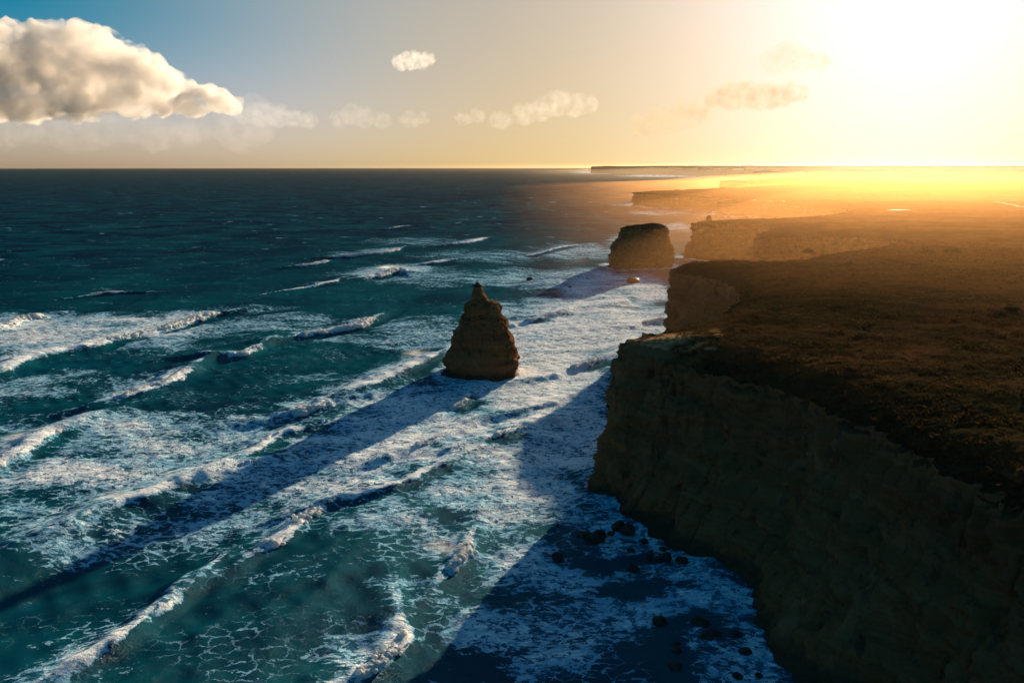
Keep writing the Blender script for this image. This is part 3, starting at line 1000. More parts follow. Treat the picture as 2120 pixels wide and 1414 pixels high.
def build_sea():
    th = np.radians(np.concatenate([np.linspace(-180, -46, 24, endpoint=False), np.linspace(-46, 33, 760), np.linspace(35, 180, 26)]))
    dep = np.radians(np.linspace(44, 0.20, 820))
    ra = CAM_H / np.tan(dep)
    rl = np.geomspace(ra[0], ra[-1], len(ra))
    rr = ra**0.72 * rl**0.28
    rr = np.concatenate([[2, 25, 50, 75, 92], rr, [42000]])
    R, T = np.meshgrid(rr, th, indexing='ij')
    x, y, r = (R * np.sin(T)).ravel(), (R * np.cos(T)).ravel(), R.ravel()
    dr = np.gradient(rr)
    sp = np.repeat(dr[:, None], len(th), 1).ravel()
    n = len(x)
    # swell and wind chop
    z = np.zeros(n)
    lr = np.random.default_rng(3)
    for lam, am, spread, cnt in ((95, .55, 8, 3), (55, .30, 14, 4), (28, .12, 18, 6), (14, .065, 26, 7), (7, .045, 45, 8)):
        for _ in range(cnt):
            l = lam * lr.uniform(.8, 1.25)
            a = math.radians(-26 + lr.normal() * spread)
            k = 2 * np.pi / l
            ph = k * (x * math.cos(a) + y * math.sin(a)) + lr.uniform(0, 6.28)
            if lam < 60:
                ph = ph + 1.2 * pn2(x / (2.2 * l), y / (2.2 * l) + lam)
            w = np.cos(ph)
            fil = sstep(0.55, 0.2, sp / l)
            z += am * lr.uniform(.6, 1.2) * (w + 0.35 * (w * w - .5)) * fil
    foam = np.full(n, 0.06)
    # wide patches
    wx = x + 9 * pn2(x / 30, y / 30) + 4 * pn2(x / 11 + 5, y / 11)
    wy = y + 16 * pn2(x / 34 + 8, y / 40) + 6 * pn2(x / 12 + 3, y / 12 + 7)
    cov = np.zeros(n)
    inv = np.ones(n)
    for (u, v, a, bb, st) in FOAM:
        c0 = site(u, v)
        ex = site(u + a, v) - c0
        ey = (site(u, v - bb) - site(u, v + bb)) / 2
        det = ex[0] * ey[1] - ex[1] * ey[0]
        p, q = wx - c0[0], wy - c0[1]
        s1 = (p * ey[1] - q * ey[0]) / det
        s2 = (ex[0] * q - ex[1] * p) / det
        st = st * (0.95 if u < 720 else (0.98 if 1000 < u < 1400 and v < 860 else 1.0))
        g = st * sstep(1.35, 0.45, np.sqrt(s1**2 + s2**2))
        cov = np.maximum(cov, g) + 0.18 * np.minimum(cov, g)
    for (u, v, a, bb, st) in FOAM_CUT:
        c0 = site(u, v)
        ex = site(u + a, v) - c0
        ey = (site(u, v - bb) - site(u, v + bb)) / 2
        det = ex[0] * ey[1] - ex[1] * ey[0]
        p, q = wx - c0[0], wy - c0[1]
        s1 = (p * ey[1] - q * ey[0]) / det
        s2 = (ex[0] * q - ex[1] * p) / det
        cov -= st * sstep(1.3, 0.4, np.sqrt(s1**2 + s2**2))
    cov = cov * (0.98 + 0.34 * fbm2(x / 34 + 4, y / 15, 4))
    foam = np.maximum(foam, np.clip(cov, 0, 0.95))
    # breakers: ridge, white roller zone and the foam trailing behind it
    for pts, hb, rol, tail, st, lab in WAVES:
        P = np.array(pts)
        m = tail * 1.6 + 55
        sel = np.where((x > P[:, 0].min() - m) & (x < P[:, 0].max() + m) & (y > P[:, 1].min() - m) & (y < P[:, 1].max() + m))[0]
        if not len(sel):
            continue
        L_ = np.concatenate([[0], np.cumsum(np.linalg.norm(np.diff(P, axis=0), axis=1))])
        d, s = seg_query(x[sel], y[sel], P, L_, 20000)
        t = P[-1] - P[0]
        t = t / np.linalg.norm(t)
        # sign from the nearest tangent: shore side is positive
        k = np.clip(np.searchsorted(L_, s), 1, len(L_) - 1)
        tx, ty = P[k, 0] - P[k - 1, 0], P[k, 1] - P[k - 1, 1]
        cr = (x[sel] - P[k, 0]) * ty - (y[sel] - P[k, 1]) * tx
        sd = np.where(cr > 0, d, -d)
        tot = L_[-1]
        env = sstep(-6, 0.12 * tot + 2, s) * sstep(tot + 6, tot - 0.12 * tot - 2, s)
        e0 = (P[0] - P[3]) / np.linalg.norm(P[0] - P[3])
        e1 = (P[-1] - P[-4]) / np.linalg.norm(P[-1] - P[-4])
        ext = 45.0
        PL = np.vstack([P[0] + e0 * ext, P, P[-1] + e1 * ext])
        LL = np.concatenate([[0], np.cumsum(np.linalg.norm(np.diff(PL, axis=0), axis=1))])
        d2, s2 = seg_query(x[sel], y[sel], PL, LL, 20000)
        k2 = np.clip(np.searchsorted(LL, s2), 1, len(LL) - 1)
        cr2 = (x[sel] - PL[k2, 0]) * (PL[k2, 1] - PL[k2 - 1, 1]) - (y[sel] - PL[k2, 1]) * (PL[k2, 0] - PL[k2 - 1, 0])
        sd2 = np.where(cr2 > 0, d2, -d2) + 1.2 * pn2(s2 / 14, sd * 0)
        ridge = sstep(0, ext * 0.9, s2) * sstep(LL[-1], LL[-1] - ext * 0.9, s2)
        endf = np.exp(-(np.maximum(np.hypot(x[sel] - P[0, 0], y[sel] - P[0, 1]) * (s <= 0), np.hypot(x[sel] - P[-1, 0], y[sel] - P[-1, 1]) * (s >= tot)) / 14)**2)
        prof = np.where(sd2 > 0, np.exp(-(sd2 / (1.4 * hb))**2) - 0.12 * np.exp(-((sd2 - 3.4 * hb) / (1.8 * hb))**2), np.exp(-(sd2 / (4.0 * hb))**2))
        z[sel] += 0.85 * hb * prof * ridge * (0.85 + 0.3 * pn2(s / 9, sd / 15))
        wob = 1.5 * pn2(x[sel] / 4, y[sel] / 4) + 0.8 * pn2(x[sel] / 1.6, y[sel] / 1.6)
        roll = sstep(rol * 1.5, rol * 0.7, sd + wob * 0.5) * sstep(-2.2 * rol, -0.8 * rol, sd + wob)
        back = sstep(-tail * 1.3, -tail * 0.1, sd + 3 * wob) * (sd < 0.8)
        front_clear = sstep(rol * 1.2, rol * 1.8, sd) * sstep(rol * 1.8 + 9, rol * 1.8 + 2, sd)
        foam[sel] = foam[sel] * (1 - 0.75 * front_clear * endf * env * sstep(0.9, 0.6, foam[sel]))
        foam[sel] = np.maximum(foam[sel], env * np.maximum(roll * 1.0, back * st) * endf)
        lip = sstep(1.5, 0.5, sd2 + 0.4 * wob) * sstep(-3.2, -0.6, sd2 + 0.5 * wob) * ridge * (0.62 + 0.5 * pn2(s2 / 12 + hb, sd * 0 + 0.3))
        foam[sel] = np.maximum(foam[sel], np.clip(lip, 0, 0.95))
    # surf at the foot of cliffs, stacks
    sel = np.where(r < 4500)[0]
    dc, _ = seg_query(x[sel], y[sel], FOOT_LINE)
    ins = inside(x[sel], y[sel], FOOT_POLY)
    wdt = np.clip(r[sel] * 0.035, 7, 60)
    foam[sel] = np.maximum(foam[sel], 0.85 * np.exp(-(dc / wdt)**1.3) * (0.8 + 0.5 * pn2(x[sel] / 9, y[sel] / 9)))
    for cx, cy, ax, ay in ((-15, 357, 19, 16), (133, 762, 34, 24)):
        q = np.hypot((x - cx) / ax, (y - cy) / ay)
        foam = np.maximum(foam, 0.9 * sstep(1.55, 1.02, q + 0.12 * pn2(x / 6, y / 6)))
    lace = sstep(700, 260, r) * (0.55 + 0.6 * fbm2(x / 35, y / 35, 2)).clip(0, 1)
    deep = sstep(380, 1100, np.hypot(x - 60, y) * 0.75 - x * 0.55)
    kill = np.zeros(n, bool)
    kill[sel[ins & (dc > 14)]] = True
    q = grid_quads(len(rr), len(th))
    q = q[~kill[q].all(1)]
    used = np.unique(q)
    remap = np.full(n, -1)
    remap[used] = np.arange(len(used))
    z = z * sstep(20, 130, r)
    V = np.stack([x, y, z], 1)[used]
    o = mesh_np('sea', V, remap[q], SEA, attrs={'foam': foam[used], 'lace': lace[used], 'deep': deep[used]})
    tag(o, 'dark teal sea streaked with foam', None, None, 'structure')
    return o


SEA_OBJ = build_sea()


_b = bmesh.new()
bmesh.ops.create_icosphere(_b, subdivisions=2, radius=1.0)
ICO = np.array([v.co[:] for v in _b.verts])
ICO_F = np.array([[v.index for v in f.verts] for f in _b.faces])
_b.free()
_b = bmesh.new()
bmesh.ops.create_icosphere(_b, subdivisions=1, radius=1.0)
ICO1 = np.array([v.co[:] for v in _b.verts])
ICO1_F = np.array([[v.index for v in f.verts] for f in _b.faces])
_b.free()
_b = bmesh.new()
bmesh.ops.create_icosphere(_b, subdivisions=3, radius=1.0)
ICO3 = np.array([v.co[:] for v in _b.verts])
ICO3_F = np.array([[v.index for v in f.verts] for f in _b.faces])
_b.free()


def build_rollers():
    for wi, (pts, hb, rol, tail, st, lab) in enumerate(WAVES):
        P = np.array(pts)
        L_ = np.concatenate([[0], np.cumsum(np.linalg.norm(np.diff(P, axis=0), axis=1))])
        tot = L_[-1]
        dist = np.hypot(P[:, 0].mean(), P[:, 1].mean())
        step = max(0.24, dist * 0.0016)
        ns = int(tot / step) + 8
        s = np.linspace(0, tot, ns)
        cx, cy = np.interp(s, L_, P[:, 0]), np.interp(s, L_, P[:, 1])
        tx, ty = np.gradient(cx), np.gradient(cy)
        l = np.hypot(tx, ty)
        fx, fy = ty / l, -tx / l                       # towards the shore
        Vs, Qs, off = [], [], 0
        for strand in range(3):
            na = 14
            ph = np.linspace(0, 2 * np.pi, na, endpoint=False)
            sh = wi * 13.7 + strand * 5.1
            zero = np.zeros_like(s)
            gate = pn2(s / (4.0 * rol) + sh, zero + 0.5) * 0.9 + pn2(s / (11 * rol) + sh, zero + 3.5) * 0.6
            rad = rol * (0.42 if strand == 0 else 0.30) * np.clip(0.75 + 0.75 * gate, 0.05, 1.4)
            if strand:
                rad *= np.clip(0.2 + 1.3 * gate + 0.4, 0, 1)
            rad = rad * sstep(0, 0.10 * tot + 1, s) * sstep(tot, tot - 0.10 * tot - 1, s) + 0.01
            shift = (0.35 * rol, -0.35 * rol, 0.85 * rol)[strand] + 0.5 * rol * pn2(s / 3.5 + sh, zero + 9.5)
            hz = hb * (0.52, 0.62, 0.18)[strand] * sstep(0, 0.08 * tot + 2, s) * sstep(tot, 0.92 * tot - 2, s)
            C, S = np.cos(ph)[None, :], np.sin(ph)[None, :]
            a0 = cx + fx * shift
            b0 = cy + fy * shift
            X = a0[:, None] + fx[:, None] * rad[:, None] * 1.35 * C
            Y = b0[:, None] + fy[:, None] * rad[:, None] * 1.35 * C
            Z = hz[:, None] + rad[:, None] * S - 0.25 * rad[:, None]
            q = 0.75 / max(rol * 0.5, 0.4)
            bl = billow3(X * q + sh, Y * q, Z * q, 3)
            kk = 1 + 0.24 * bl
            X = a0[:, None] + (X - a0[:, None]) * kk
            Y = b0[:, None] + (Y - b0[:, None]) * kk
            Zc = (hz - 0.25 * rad)[:, None]
            Z = Zc + (Z - Zc) * kk
            Vs.append(np.stack([X, Y, Z], -1).reshape(-1, 3))
            Qs.append(grid_quads(ns, na, True) + off)
            off += ns * na
        # tumbling lumps of white water
        npf = int(tot / rol * 6)
        sk = rng.uniform(0.03 * tot, 0.97 * tot, npf)
        zero = np.zeros_like(sk)
        gate = pn2(sk / (4.0 * rol) + wi * 13.7, zero + 0.5) * 0.9 + pn2(sk / (11 * rol) + wi * 13.7, zero + 3.5) * 0.6
        keep = gate + rng.uniform(-0.4, 0.4, npf) > -0.25
        sk, gate = sk[keep], gate[keep]
        env = sstep(0, 0.15 * tot, sk) * sstep(tot, 0.85 * tot, sk)
        pr = rol * rng.uniform(0.14, 0.42, len(sk)) * (0.55 + 0.45 * env) * np.clip(0.8 + 0.5 * gate, 0.4, 1.3)
        lat = rol * rng.normal(0.15, 0.55, len(sk))
        ax, ay = np.interp(sk, s, cx), np.interp(sk, s, cy)
        bx_, by_ = np.interp(sk, s, fx), np.interp(sk, s, fy)
        pz = hb * (0.62 * np.exp(-(np.maximum(lat, 0) / (1.1 * hb))**2) + 0.05) * (0.35 + 0.65 * env) * rng.uniform(0.75, 1.15, len(sk))
        ico, ico_f = (ICO, ICO_F) if dist < 270 else (ICO1, ICO1_F)
        PV = ico[None] * pr[:, None, None] * rng.uniform(0.8, 1.25, (len(sk), 1, 3))
        PV = PV * (1 + 0.22 * billow3(PV[..., 0] / rol * 3 + sk[:, None], PV[..., 1] / rol * 3, PV[..., 2] / rol * 3 + 5, 2))[..., None]
        PV = PV + np.stack([ax + bx_ * lat, ay + by_ * lat, pz], -1)[:, None, :]
        PT = (ico_f[None] + (off + np.arange(len(sk)) * len(ico))[:, None, None]).reshape(-1, 3)
        Vs.append(PV.reshape(-1, 3))
        o = mesh_np('breaking_wave', np.vstack(Vs), np.vstack(Qs), WHITE, SEA_OBJ, True, PT)
        tag(o, lab)


build_rollers()


# ------------------------------------------------------------------ spray blown back off the crests
def build_spray():
    m, nt = new_mat('spray_mist')
    b = NB(nt)
    vol = b.N.new('ShaderNodeVolumePrincipled')
    vol.inputs['Color'].default_value = (1.0, 0.98, 0.95, 1)
    vol.inputs['Anisotropy'].default_value = 0.4
    co = b.coord()
    ln_ = b.N.new('ShaderNodeVectorMath')
    ln_.operation = 'LENGTH'
    b.L.new(co, ln_.inputs[0])
    fall = b.step(ln_.outputs['Value'], 1.0, 0.05)
    nz = b.step(b.noise(b.mapping(co, scale=(0.5, 1.6, 1.2)), 2.0, 5.0, 0.65, 0.6), 0.42, 0.68)
    b.L.new(b.math('MULTIPLY', b.math('MULTIPLY', fall, nz), 0.16), vol.inputs['Density'])
    b.out(vol.outputs[0], 'Volume')
    m.cycles.volume_step_rate = 0.6
    spots = [(945, 1150, 12, 5, 'plume of spray blown back off the lit foreground crest'), (262, 1040, 13, 4, 'wisp of spray over the left foreground surf'), (60, 920, 16, 5, 'spray blown off the breaker at the left edge'),
             (880, 912, 11, 4, 'spray over the small sunlit whitecap'),
             (878, 742, 15, 6, 'spray bursting at the left foot of the pointed stack'), (1100, 780, 16, 6, 'spray at the right foot of the pointed stack'), (1330, 545, 24, 8, 'splash against the square sea stack'), (1300, 574, 14, 4, 'splash over the rock before the square stack'),
             (815, 560, 26, 6, 'spray over the thick far breaker'), (1130, 835, 12, 4, 'spray over the sunlit surf lump')]
    for i, (u, v, ln, ht, lab) in enumerate(spots):
        p = site(u, v)
        q = ICO3 + i * 5.3
        k = 1 + 0.25 * fbm3(q[:, 0], q[:, 1], q[:, 2], 3)
        o = mesh_np('spray', ICO3 * k[:, None], None, m, None, True, ICO3_F)
        o.scale = (ln * 0.75, ln * 0.34, ht * 0.62)
        o.rotation_euler = (0, math.radians(8), math.radians(158))
        o.location = (p[0] - 0.28 * ln, p[1] + 0.10 * ln, ht * 0.34)
        o.parent = SEA_OBJ
        tag(o, lab)


build_spray()

# ------------------------------------------------------------------ boulders
def build_boulders():
    R_ = [(1155, 1154, 24, 'round dark boulder standing alone farthest from the near cliff'), (1212, 1108, 30, 'flat dark rock, left of the pair off the headland foot'), (1236, 1114, 36, 'big humped rock, right of the pair off the headland foot'),
          (1265, 1105, 15, 'small flat rock just right of the humped pair'), (1281, 1091, 27, 'dark boulder touching the headland foot, upper of two'), (1300, 1099, 28, 'blocky boulder touching the headland foot, lower of two'),
          (1306, 1140, 17, 'small boulder in the white wash below the blocky pair'), (1335, 1122, 15, 'small boulder close under the cliff foot'), (1344, 1154, 14, 'small rock left of the squat boulder'), (1379, 1157, 23, 'squat boulder in the middle of the rocky shore'),
          (1361, 1162, 11, 'little rock between two boulders of the shore'), (1373, 1137, 15, 'flat rock against the cliff above the squat boulder'), (1413, 1161, 26, 'low rock joined to the cliff foot, right of the squat boulder'), (1310, 1178, 26, 'half drowned flat rock in dark water'),
          (1462, 1209, 13, 'lone small rock in the foam of the inner cove'), (1366, 1291, 29, 'tall rounded boulder alone in the lower cove'), (1451, 1298, 38, 'broad ragged rock ringed with foam'), (1487, 1284, 13, 'small rock behind the broad ragged one'),
          (1474, 1322, 48, 'widest flat reef of the lower cove'), (1497, 1333, 23, 'rock at the right end of the flat reef'), (1430, 1324, 15, 'small rock left of the flat reef'), (1399, 1340, 25, 'boulder, upper of two stacked in the lower cove'),
          (1401, 1356, 26, 'boulder, lower of two stacked in the lower cove'), (1484, 1351, 23, 'oval boulder below the flat reef'), (1508, 1351, 12, 'narrow upright rock beside the oval boulder'), (1398, 1390, 32, 'big dark boulder near the bottom edge'),
          (1543, 1354, 25, 'rock against the cliff beside the lower cove'), (1527, 1320, 21, 'rock at the cliff foot above the lower cove'), (1509, 1379, 20, 'low rock near the bottom edge below the oval boulder'), (1571, 1400, 14, 'small rock nearest the bottom right of the shore'),
          (1527, 1404, 20, 'boulder cut by the bottom edge'), (1262, 841, 15, 'small dark rock poking out left of the headland wall'), (1311, 582, 31, 'wave splashed rock before the square sea stack'), (1097, 579, 12, 'tiny rock awash far left of the square stack'),
          (1180, 594, 8, 'tiny rock awash left of the splashed rock'), (1155, 1088, 7, 'tiny rock in the shadow above the lone boulder'), (1348, 1143, 9, 'pebble sized rock among the shore boulders'), (922, 773, 16, 'small dark rock at the left foot of the pointed stack')]
    base = bmesh.new()
    bmesh.ops.create_icosphere(base, subdivisions=3, radius=1.0)
    co = np.array([v.co[:] for v in base.verts])
    fa = np.array([[v.index for v in f.verts] for f in base.faces])
    base.free()
    for i, (u, v, w, lab) in enumerate(R_):
        p = site(u, v + 0.12 * w)
        scale = math.hypot(p[0], math.hypot(p[1], CAM_H)) / FOCAL
        a = 0.5 * w * scale
        q = co + i * 3.1
        k = 1 + 0.30 * fbm3(q[:, 0] * 0.9, q[:, 1] * 0.9, q[:, 2] * 0.9, 3) + 0.10 * fbm3(q[:, 0] * 3, q[:, 1] * 3, q[:, 2] * 3, 3)
        V = co * k[:, None]
        fl = 0.55 if ('flat' in lab or 'low ' in lab or 'reef' in lab or 'splashed' in lab) else 0.95
        V = V * [a, a * (0.8 + 0.3 * rng.random()), a * fl]
        V[:, 2] = np.where(V[:, 2] < 0, V[:, 2] * 0.6, V[:, 2]) + 0.08 * a
        an = rng.uniform(-0.5, 0.5)
        V = np.stack([V[:, 0] * math.cos(an) - V[:, 1] * math.sin(an), V[:, 0] * math.sin(an) + V[:, 1] * math.cos(an), V[:, 2]], 1)
        o = mesh_np('boulder', V, None, BOULDER, None, True, fa)
        o.location = (p[0], p[1] + 0.2 * a, 0.2)
        tag(o, lab, 'rock', 'boulders awash along the shore')


build_boulders()


# ------------------------------------------------------------------ clifftop plants
def leaf_clump(n, rr_, hh):
    """n small leaf triangles spread over a low dome"""
    out = []
    for _ in range(n):
        a, e = rng.uniform(0, 6.283), math.asin(rng.uniform(0.0, 1.0))
        q = rng.uniform(0.65, 1.05)
        c = np.array([math.cos(a) * math.cos(e) * rr_ * q, math.sin(a) * math.cos(e) * rr_ * q, math.sin(e) * hh * q])
        d1, d2 = rng.normal(size=3), rng.normal(size=3)
        d1, d2 = d1 / np.linalg.norm(d1) * rr_ * 0.42, d2 / np.linalg.norm(d2) * rr_ * 0.42
        out.append([c - d1 * 0.6, c + d1 * 0.6 + d2 * 0.3, c + d2])
    return np.array(out)


def build_scrub():
    n = 46000
    th = np.radians(rng.uniform(7, 41, n * 2))
    r = np.exp(rng.uniform(math.log(95), math.log(620), n * 2))
    x, y = r * np.sin(th), r * np.cos(th)
    ins = inside(x, y, RIM_POLY)
    x, y, r = x[ins], y[ins], r[ins]
    z, d = ground_at(x, y)
    ok = (d > 1.0) & (np.hypot(x - 38, y - 227) > 16)
    dens = fbm2(x / 18, y / 11, 3)
    ok &= dens + rng.uniform(-0.5, 0.5, len(x)) > -0.25
    x, y, z, r = x[ok][:n], y[ok][:n], z[ok][:n], r[ok][:n]
    lib = [leaf_clump(10, 1.0, 0.7) for _ in range(14)]
    Vs = np.empty((len(x), 10, 3, 3))
    for i in range(len(x)):
        s = rng.uniform(0.25, 0.62) * (0.75 + r[i] / 330)
        if rng.random() < 0.07:
            s *= 2.1
        a = rng.uniform(0, 6.283)
        c = lib[i % 14]
        ca, sa = math.cos(a) * s, math.sin(a) * s
        Vs[i, ..., 0] = c[..., 0] * ca - c[..., 1] * sa + x[i]
        Vs[i, ..., 1] = c[..., 0] * sa + c[..., 1] * ca + y[i]
        Vs[i, ..., 2] = c[..., 2] * s * 0.8 + z[i] - 0.05
    V = Vs.reshape(-1, 3)
    o = mesh_np('heath_scrub', V, None, LEAF, None, False, np.arange(len(V)).reshape(-1, 3))
    tag(o, 'low wind pruned heath scrub covering the clifftop', 'scrub', None, 'stuff')


build_scrub()


def build_bushes():
    spots = [(2094, 640, 2.6, 'dark rounded bush near the right edge of the plateau'), (2070, 650, 1.9, 'smaller dark bush beside the rounded one at right'),
             (1672, 512, 3.2, 'dark bush on the far rim of the plateau'), (1915, 522, 5.0, 'wide dark thicket in the middle of the hazy plateau'),
             (1970, 522, 4.4, 'low dark thicket right of the wide one'), (1607, 640, 1.8, 'dark bush on the slope near the second headland'), (1755, 548, 2.2, 'lone dark shrub in the reddish heath')]
    for u, v, s, lab in spots:
        p = site(u, v, 47.5)
        z, _ = ground_at(p[0], p[1])
        tri = np.concatenate([leaf_clump(240, s * k, s * 0.8 * k) + np.array([dx * s, dy * s, 0]) for k, dx, dy in ((1, 0, 0), (0.7, 0.8, 0.2), (0.65, -0.7, -0.3))])
        # finer leaves than the scrub
        c = tri.mean(1, keepdims=True)
        tri = c + (tri - c) * 0.45
        e = tag(empty('bush', (p[0], p[1], z[0])), lab, 'bush', 'dark bushes on the plateau')
        V = tri.reshape(-1, 3) + [p[0], p[1], z[0]]
        mesh_np('foliage', V, None, BUSH, e, False, np.arange(len(V)).reshape(-1, 3))
        st = []
        qd = []
        for k in range(5):
            a = k * 1.256
            b0 = np.array([p[0], p[1], z[0] - 0.3])
            t0 = b0 + np.array([math.cos(a) * s * 0.6, math.sin(a) * s * 0.6, s * 0.7])
            for c0, w in ((b0, 0.09), (t0, 0.03)):
                for aa in range(4):
                    st.append(c0 + np.array([math.cos(aa * 1.57), math.sin(aa * 1.57), 0]) * w * s)
            o_ = k * 8
            qd += [(o_ + j, o_ + (j + 1) % 4, o_ + 4 + (j + 1) % 4, o_ + 4 + j) for j in range(4)]
        mesh_np('stem', np.array(st), qd, BUSH, e)


build_bushes()


def build_tracks():
    pale = mat_plain('pale_gravel', (0.17, 0.13, 0.09), 0.9, 0.2)
    for pts, wd, lab in (([(2060, 411), (2085, 417), (2120, 425), (2180, 438)], 5, 'pale gravel track crossing the plateau at the right edge'),):
        P = np.array([site(u, v, 44)[:2] for u, v in pts])
        P = catmull(P, lambda i: 20)
        z, _ = ground_at(P[:, 0], P[:, 1])
        t = np.gradient(P, axis=0)
        t /= np.linalg.norm(t, axis=1)[:, None]
        nn = np.stack([-t[:, 1], t[:, 0]], 1)
        V = np.stack([np.column_stack([P + nn * wd / 2 * k, z + 1.6]) for k in (-1, -0.3, 0.3, 1)], 1)
        o = mesh_np('track', V.reshape(-1, 3), grid_quads(len(P), 4), pale)
        tag(o, lab, None, None, 'structure')
    # smooth strip added only to give a white glint on the plateau
    wet = mat_plain('glint_surface', (0.05, 0.06, 0.06), 0.06, 0.6)
    P = [site(u, 432 + 0.02 * (u - 1860), 44)[:2] for u in (1836, 1848, 1860, 1872, 1886)]
    P = catmull(np.array(P), lambda i: 8)
    z, _ = ground_at(P[:, 0], P[:, 1])
    k = np.sin(np.linspace(0, np.pi, len(P))) * (0.7 + 0.5 * pn2(P[:, 0] / 7, P[:, 1] / 7)) + 0.05
    V = np.stack([np.column_stack([P[:, 0], P[:, 1] + s * 9 * k, np.full(len(P), z.max() + 1.2)]) for s in (-1, 1)], 1)
    o = mesh_np('glint_strip', V.reshape(-1, 3), grid_quads(len(P), 2), wet)
    tag(o, 'smooth strip added for the white glint on the hazy plateau', None, None, 'structure')


build_tracks()


# ------------------------------------------------------------------ clouds
def cloud(spheres, Y, density, label, g=0.35, squash=0.8, lump=0.30, vox=0.16, color=(1, 1, 1), flat=None):
    """spheres: surveyed (u, v, radius) balls at about Y metres ahead; joined, remeshed and billowed"""
    bm = bmesh.new()
    m_px = Y / FOCAL
    rmean = np.mean([s[2] for s in spheres]) * m_px
    c0 = site_far(np.mean([s[0] for s in spheres]), np.mean([s[1] for s in spheres]), Y)
    kids = []
    for (u, v, rpx) in spheres:
        for _ in range(5):
            a = rng.uniform(-0.3, math.pi + 0.3)
            k = rng.uniform(0.28, 0.55)
            kids.append((u + math.cos(a) * rpx * 0.85, v - math.sin(a) * rpx * 0.75, rpx * k))
    for (u, v, rpx) in list(spheres) + kids:
        c = site_far(u, v, Y + rng.uniform(-1, 1) * rmean * 0.8) - c0
        ret = bmesh.ops.create_icosphere(bm, subdivisions=3, radius=rpx * m_px)
        for vv in ret['verts']:
            vv.co.y *= 1.15
            vv.co += Vector(c)
    me = bpy.data.meshes.new('cloud_tmp')
    bm.to_mesh(me)
    bm.free()
    o = bpy.data.objects.new('cloud_tmp', me)
    scene.collection.objects.link(o)
    md = o.modifiers.new('remesh', 'REMESH')
    md.mode = 'VOXEL'
    md.voxel_size = rmean * vox * 0.8
    dg = bpy.context.evaluated_depsgraph_get()
    ev = o.evaluated_get(dg)
    me2 = bpy.data.meshes.new_from_object(ev)
    bpy.data.objects.remove(o)
    nv = len(me2.vertices)
    V = np.empty(nv * 3, np.float32)
    me2.vertices.foreach_get('co', V)
    V = V.reshape(-1, 3).astype(float)
    Nn = np.empty(nv * 3, np.float32)
    me2.vertices.foreach_get('normal', Nn)
    Nn = Nn.reshape(-1, 3)
    q = 1.0 / (rmean * 1.1)
    bl = billow3(V[:, 0] * q, V[:, 1] * q, V[:, 2] * q, 4) - 0.6 + 0.5 * billow3(V[:, 0] * q * 4, V[:, 1] * q * 4, V[:, 2] * q * 4, 2)
    V = V + Nn * (bl * rmean * lump)[:, None]
    if flat is not None:
        zf = site_far(1060, flat, Y)[2] - c0[2]
        low = V[:, 2] < zf
        V[low, 2] = zf + (V[low, 2] - zf) * 0.65
    me2.vertices.foreach_set('co', V.astype(np.float32).ravel())
    me2.update()
    # remesh once more: the billows must not cut through each other
    o = bpy.data.objects.new('cloud_tmp', me2)
    scene.collection.objects.link(o)
    md = o.modifiers.new('remesh', 'REMESH')
    md.mode = 'VOXEL'
    md.voxel_size = rmean * vox * 0.7
    me3 = bpy.data.meshes.new_from_object(o.evaluated_get(bpy.context.evaluated_depsgraph_get()))
    bpy.data.objects.remove(o)
    me2 = me3
    me2.materials.clear()
    me2.materials.append(mat_volume('cloud_vapour', color, density, g, 1.0 / (rmean * 0.9)))
    ob = bpy.data.objects.new('cloud', me2)
    scene.collection.objects.link(ob)
    ob.location = c0
    tag(ob, label, 'cloud', 'clouds over the sea')
    return ob


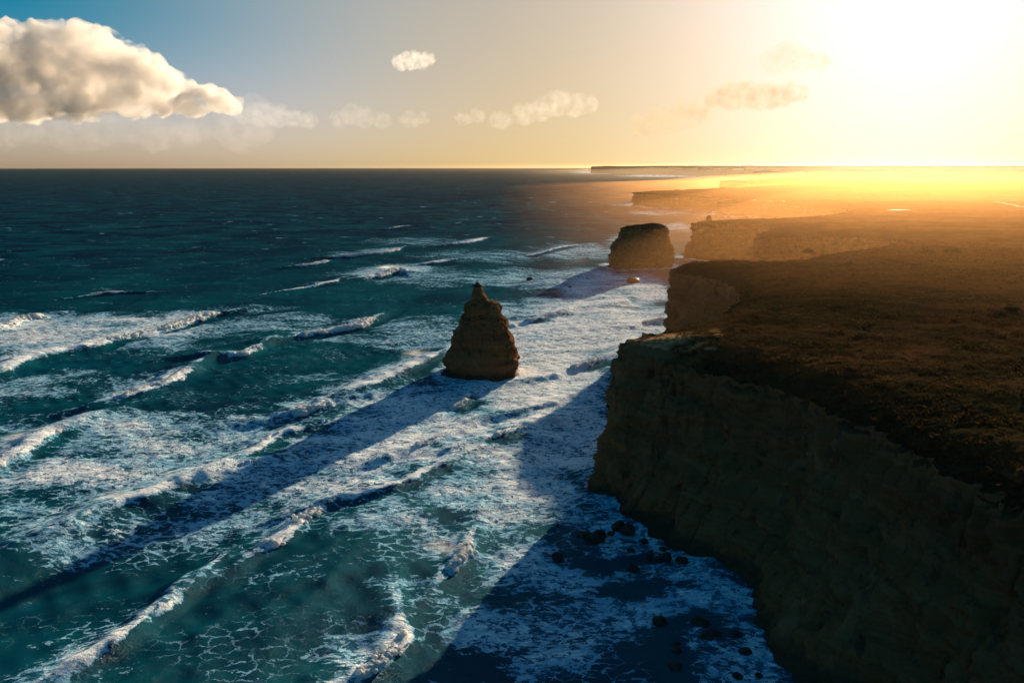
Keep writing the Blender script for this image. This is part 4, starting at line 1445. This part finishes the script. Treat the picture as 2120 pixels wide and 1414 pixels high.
def build_clouds():
    Y = 9000
    big = [(-150, 150, 95), (-60, 130, 80), (0, 150, 75), (28, 88, 30), (60, 150, 75), (95, 105, 36), (130, 150, 78), (165, 100, 38), (195, 120, 48), (235, 155, 50), (215, 110, 30),
           (285, 138, 28), (300, 165, 36), (335, 182, 28), (350, 205, 34), (270, 195, 52), (400, 218, 30), (440, 212, 20), (468, 225, 16), (150, 195, 58), (50, 200, 58), (-60, 200, 60), (320, 150, 20)]
    cloud(big, Y, 0.0048, 'great heaped cumulus cloud at the upper left', flat=225, vox=0.11, color=(1, .97, .93))
    cloud([(828, 131, 13), (850, 126, 16), (874, 127, 14), (890, 124, 8), (840, 118, 8)], 8000, 0.0032, 'small lone white puff of cloud high in the middle', vox=0.12)
    cloud([(505, 235, 18), (540, 238, 22), (575, 240, 20), (610, 250, 16), (640, 252, 14)], 11000, 0.00045, 'soft low cloud trailing right of the great cumulus', flat=262)
    cloud([(700, 250, 16), (728, 238, 18), (755, 246, 18), (790, 252, 14), (850, 250, 15), (876, 246, 10)], 11000, 0.00032, 'faint low cloud bank left of centre', flat=262)
    cloud([(960, 250, 12), (990, 243, 12), (1035, 256, 18), (1085, 242, 20), (1120, 228, 20), (1155, 215, 22), (1190, 220, 20), (1220, 218, 14)], 10000, 0.00042, 'pale stepped cloud bank above the middle horizon', flat=250)
    cloud([(1480, 207, 18), (1510, 203, 24), (1545, 200, 26), (1585, 202, 26), (1625, 198, 22), (1655, 195, 14)], 9000, 0.0020, 'golden flat cloud left of the sun', color=(.93, .78, .55), g=0.1, flat=222)
    cloud([(1600, 128, 20), (1632, 118, 26), (1660, 125, 20), (1700, 130, 16)], 9000, 0.0012, 'thin golden cloud near the white glare of the sun', color=(.93, .8, .6), g=0.1)
    cloud([(1330, 262, 20), (1365, 252, 24), (1400, 244, 26), (1435, 236, 22), (1462, 228, 16)], 10000, 0.0012, 'slanting amber cloud low left of the sun', color=(.95, .8, .55), g=0.1)
    cloud([(x, 262 + 9 * math.sin(x), 34 + 9 * math.sin(x * 1.7)) for x in range(-120, 560, 34)], 12000, 0.00013, 'pale hazy cloud bank low under the great cumulus', vox=0.35)
    cloud([(-40, 200, 22), (-5, 196, 18), (30, 192, 14), (60, 197, 10), (85, 200, 6)], 7500, 0.0030, 'thin grey cloud shelf before the great cumulus', vox=0.12)


build_clouds()


# ------------------------------------------------------------------ air
def box_mesh(name, lo, hi, mat):
    V = [(x, y, z) for z in (lo[2], hi[2]) for y in (lo[1], hi[1]) for x in (lo[0], hi[0])]
    F = [(0, 2, 3, 1), (4, 5, 7, 6), (0, 1, 5, 4), (2, 6, 7, 3), (0, 4, 6, 2), (1, 3, 7, 5)]
    return mesh_np(name, np.array(V, float), F, mat, None, False)


haze = box_mesh('haze', (-46000, -46000, -4), (46000, 46000, 145), mat_volume('haze_air', (1.0, 0.80, 0.52), 6.2e-6, 0.88))
tag(haze, 'golden sea haze filling the air', 'haze', None, 'stuff')


def build_mist(name, label, r0, r1, r2, r3, a0, a1, power, tops, mat):
    """bank of wind-blown sea spray hanging over the coast, a closed shell that thins out towards its edges"""
    th = np.radians(np.linspace(a0, 64, 56))
    r = np.geomspace(r0, r3, 60)
    R, T = np.meshgrid(r, th, indexing='ij')
    h = sstep(a0, a1, np.degrees(T))**power * sstep(64, 50, np.degrees(T)) * sstep(r0, r1, R) * sstep(r3, r2, R)
    h = h * (0.90 + 0.10 * pn2(R * np.sin(T) / 300, R * np.cos(T) / 300))
    X, Y = R * np.sin(T), R * np.cos(T)
    H = np.interp(R, [r0, r3], tops)
    top = np.stack([X, Y, -2.9 + H * h], -1).reshape(-1, 3)
    bot = np.stack([X, Y, np.full_like(X, -3.0)], -1).reshape(-1, 3)
    n = len(top)
    nr, nc = len(r), len(th)
    q = grid_quads(nr, nc)
    ring = [j for j in range(nc)] + [i * nc + nc - 1 for i in range(1, nr)] + [(nr - 1) * nc + j for j in range(nc - 2, -1, -1)] + [i * nc for i in range(nr - 2, 0, -1)]
    side = [(ring[k], ring[(k + 1) % len(ring)], ring[(k + 1) % len(ring)] + n, ring[k] + n) for k in range(len(ring))]
    Q = np.vstack([q[:, ::-1], q + n, np.array(side)])[:, ::-1]
    o = mesh_np(name, np.vstack([top, bot]), Q, mat, None, False)
    tag(o, label, 'mist', None, 'stuff')


build_mist('sea_mist', 'golden bank of sea spray hanging over the near coast', 110, 490, 3000, 6000, -5, 23, 1.15, (96, 96), mat_volume('mist_air', (1.0, 0.52, 0.19), 1.3e-4, 0.71))
build_mist('sea_mist', 'pale mist veiling the farthest land', 1500, 5000, 12000, 22000, -3, 11, 1.2, (90, 124), mat_volume('far_mist_air', (1.0, 0.80, 0.60), 1.5e-5, 0.78))
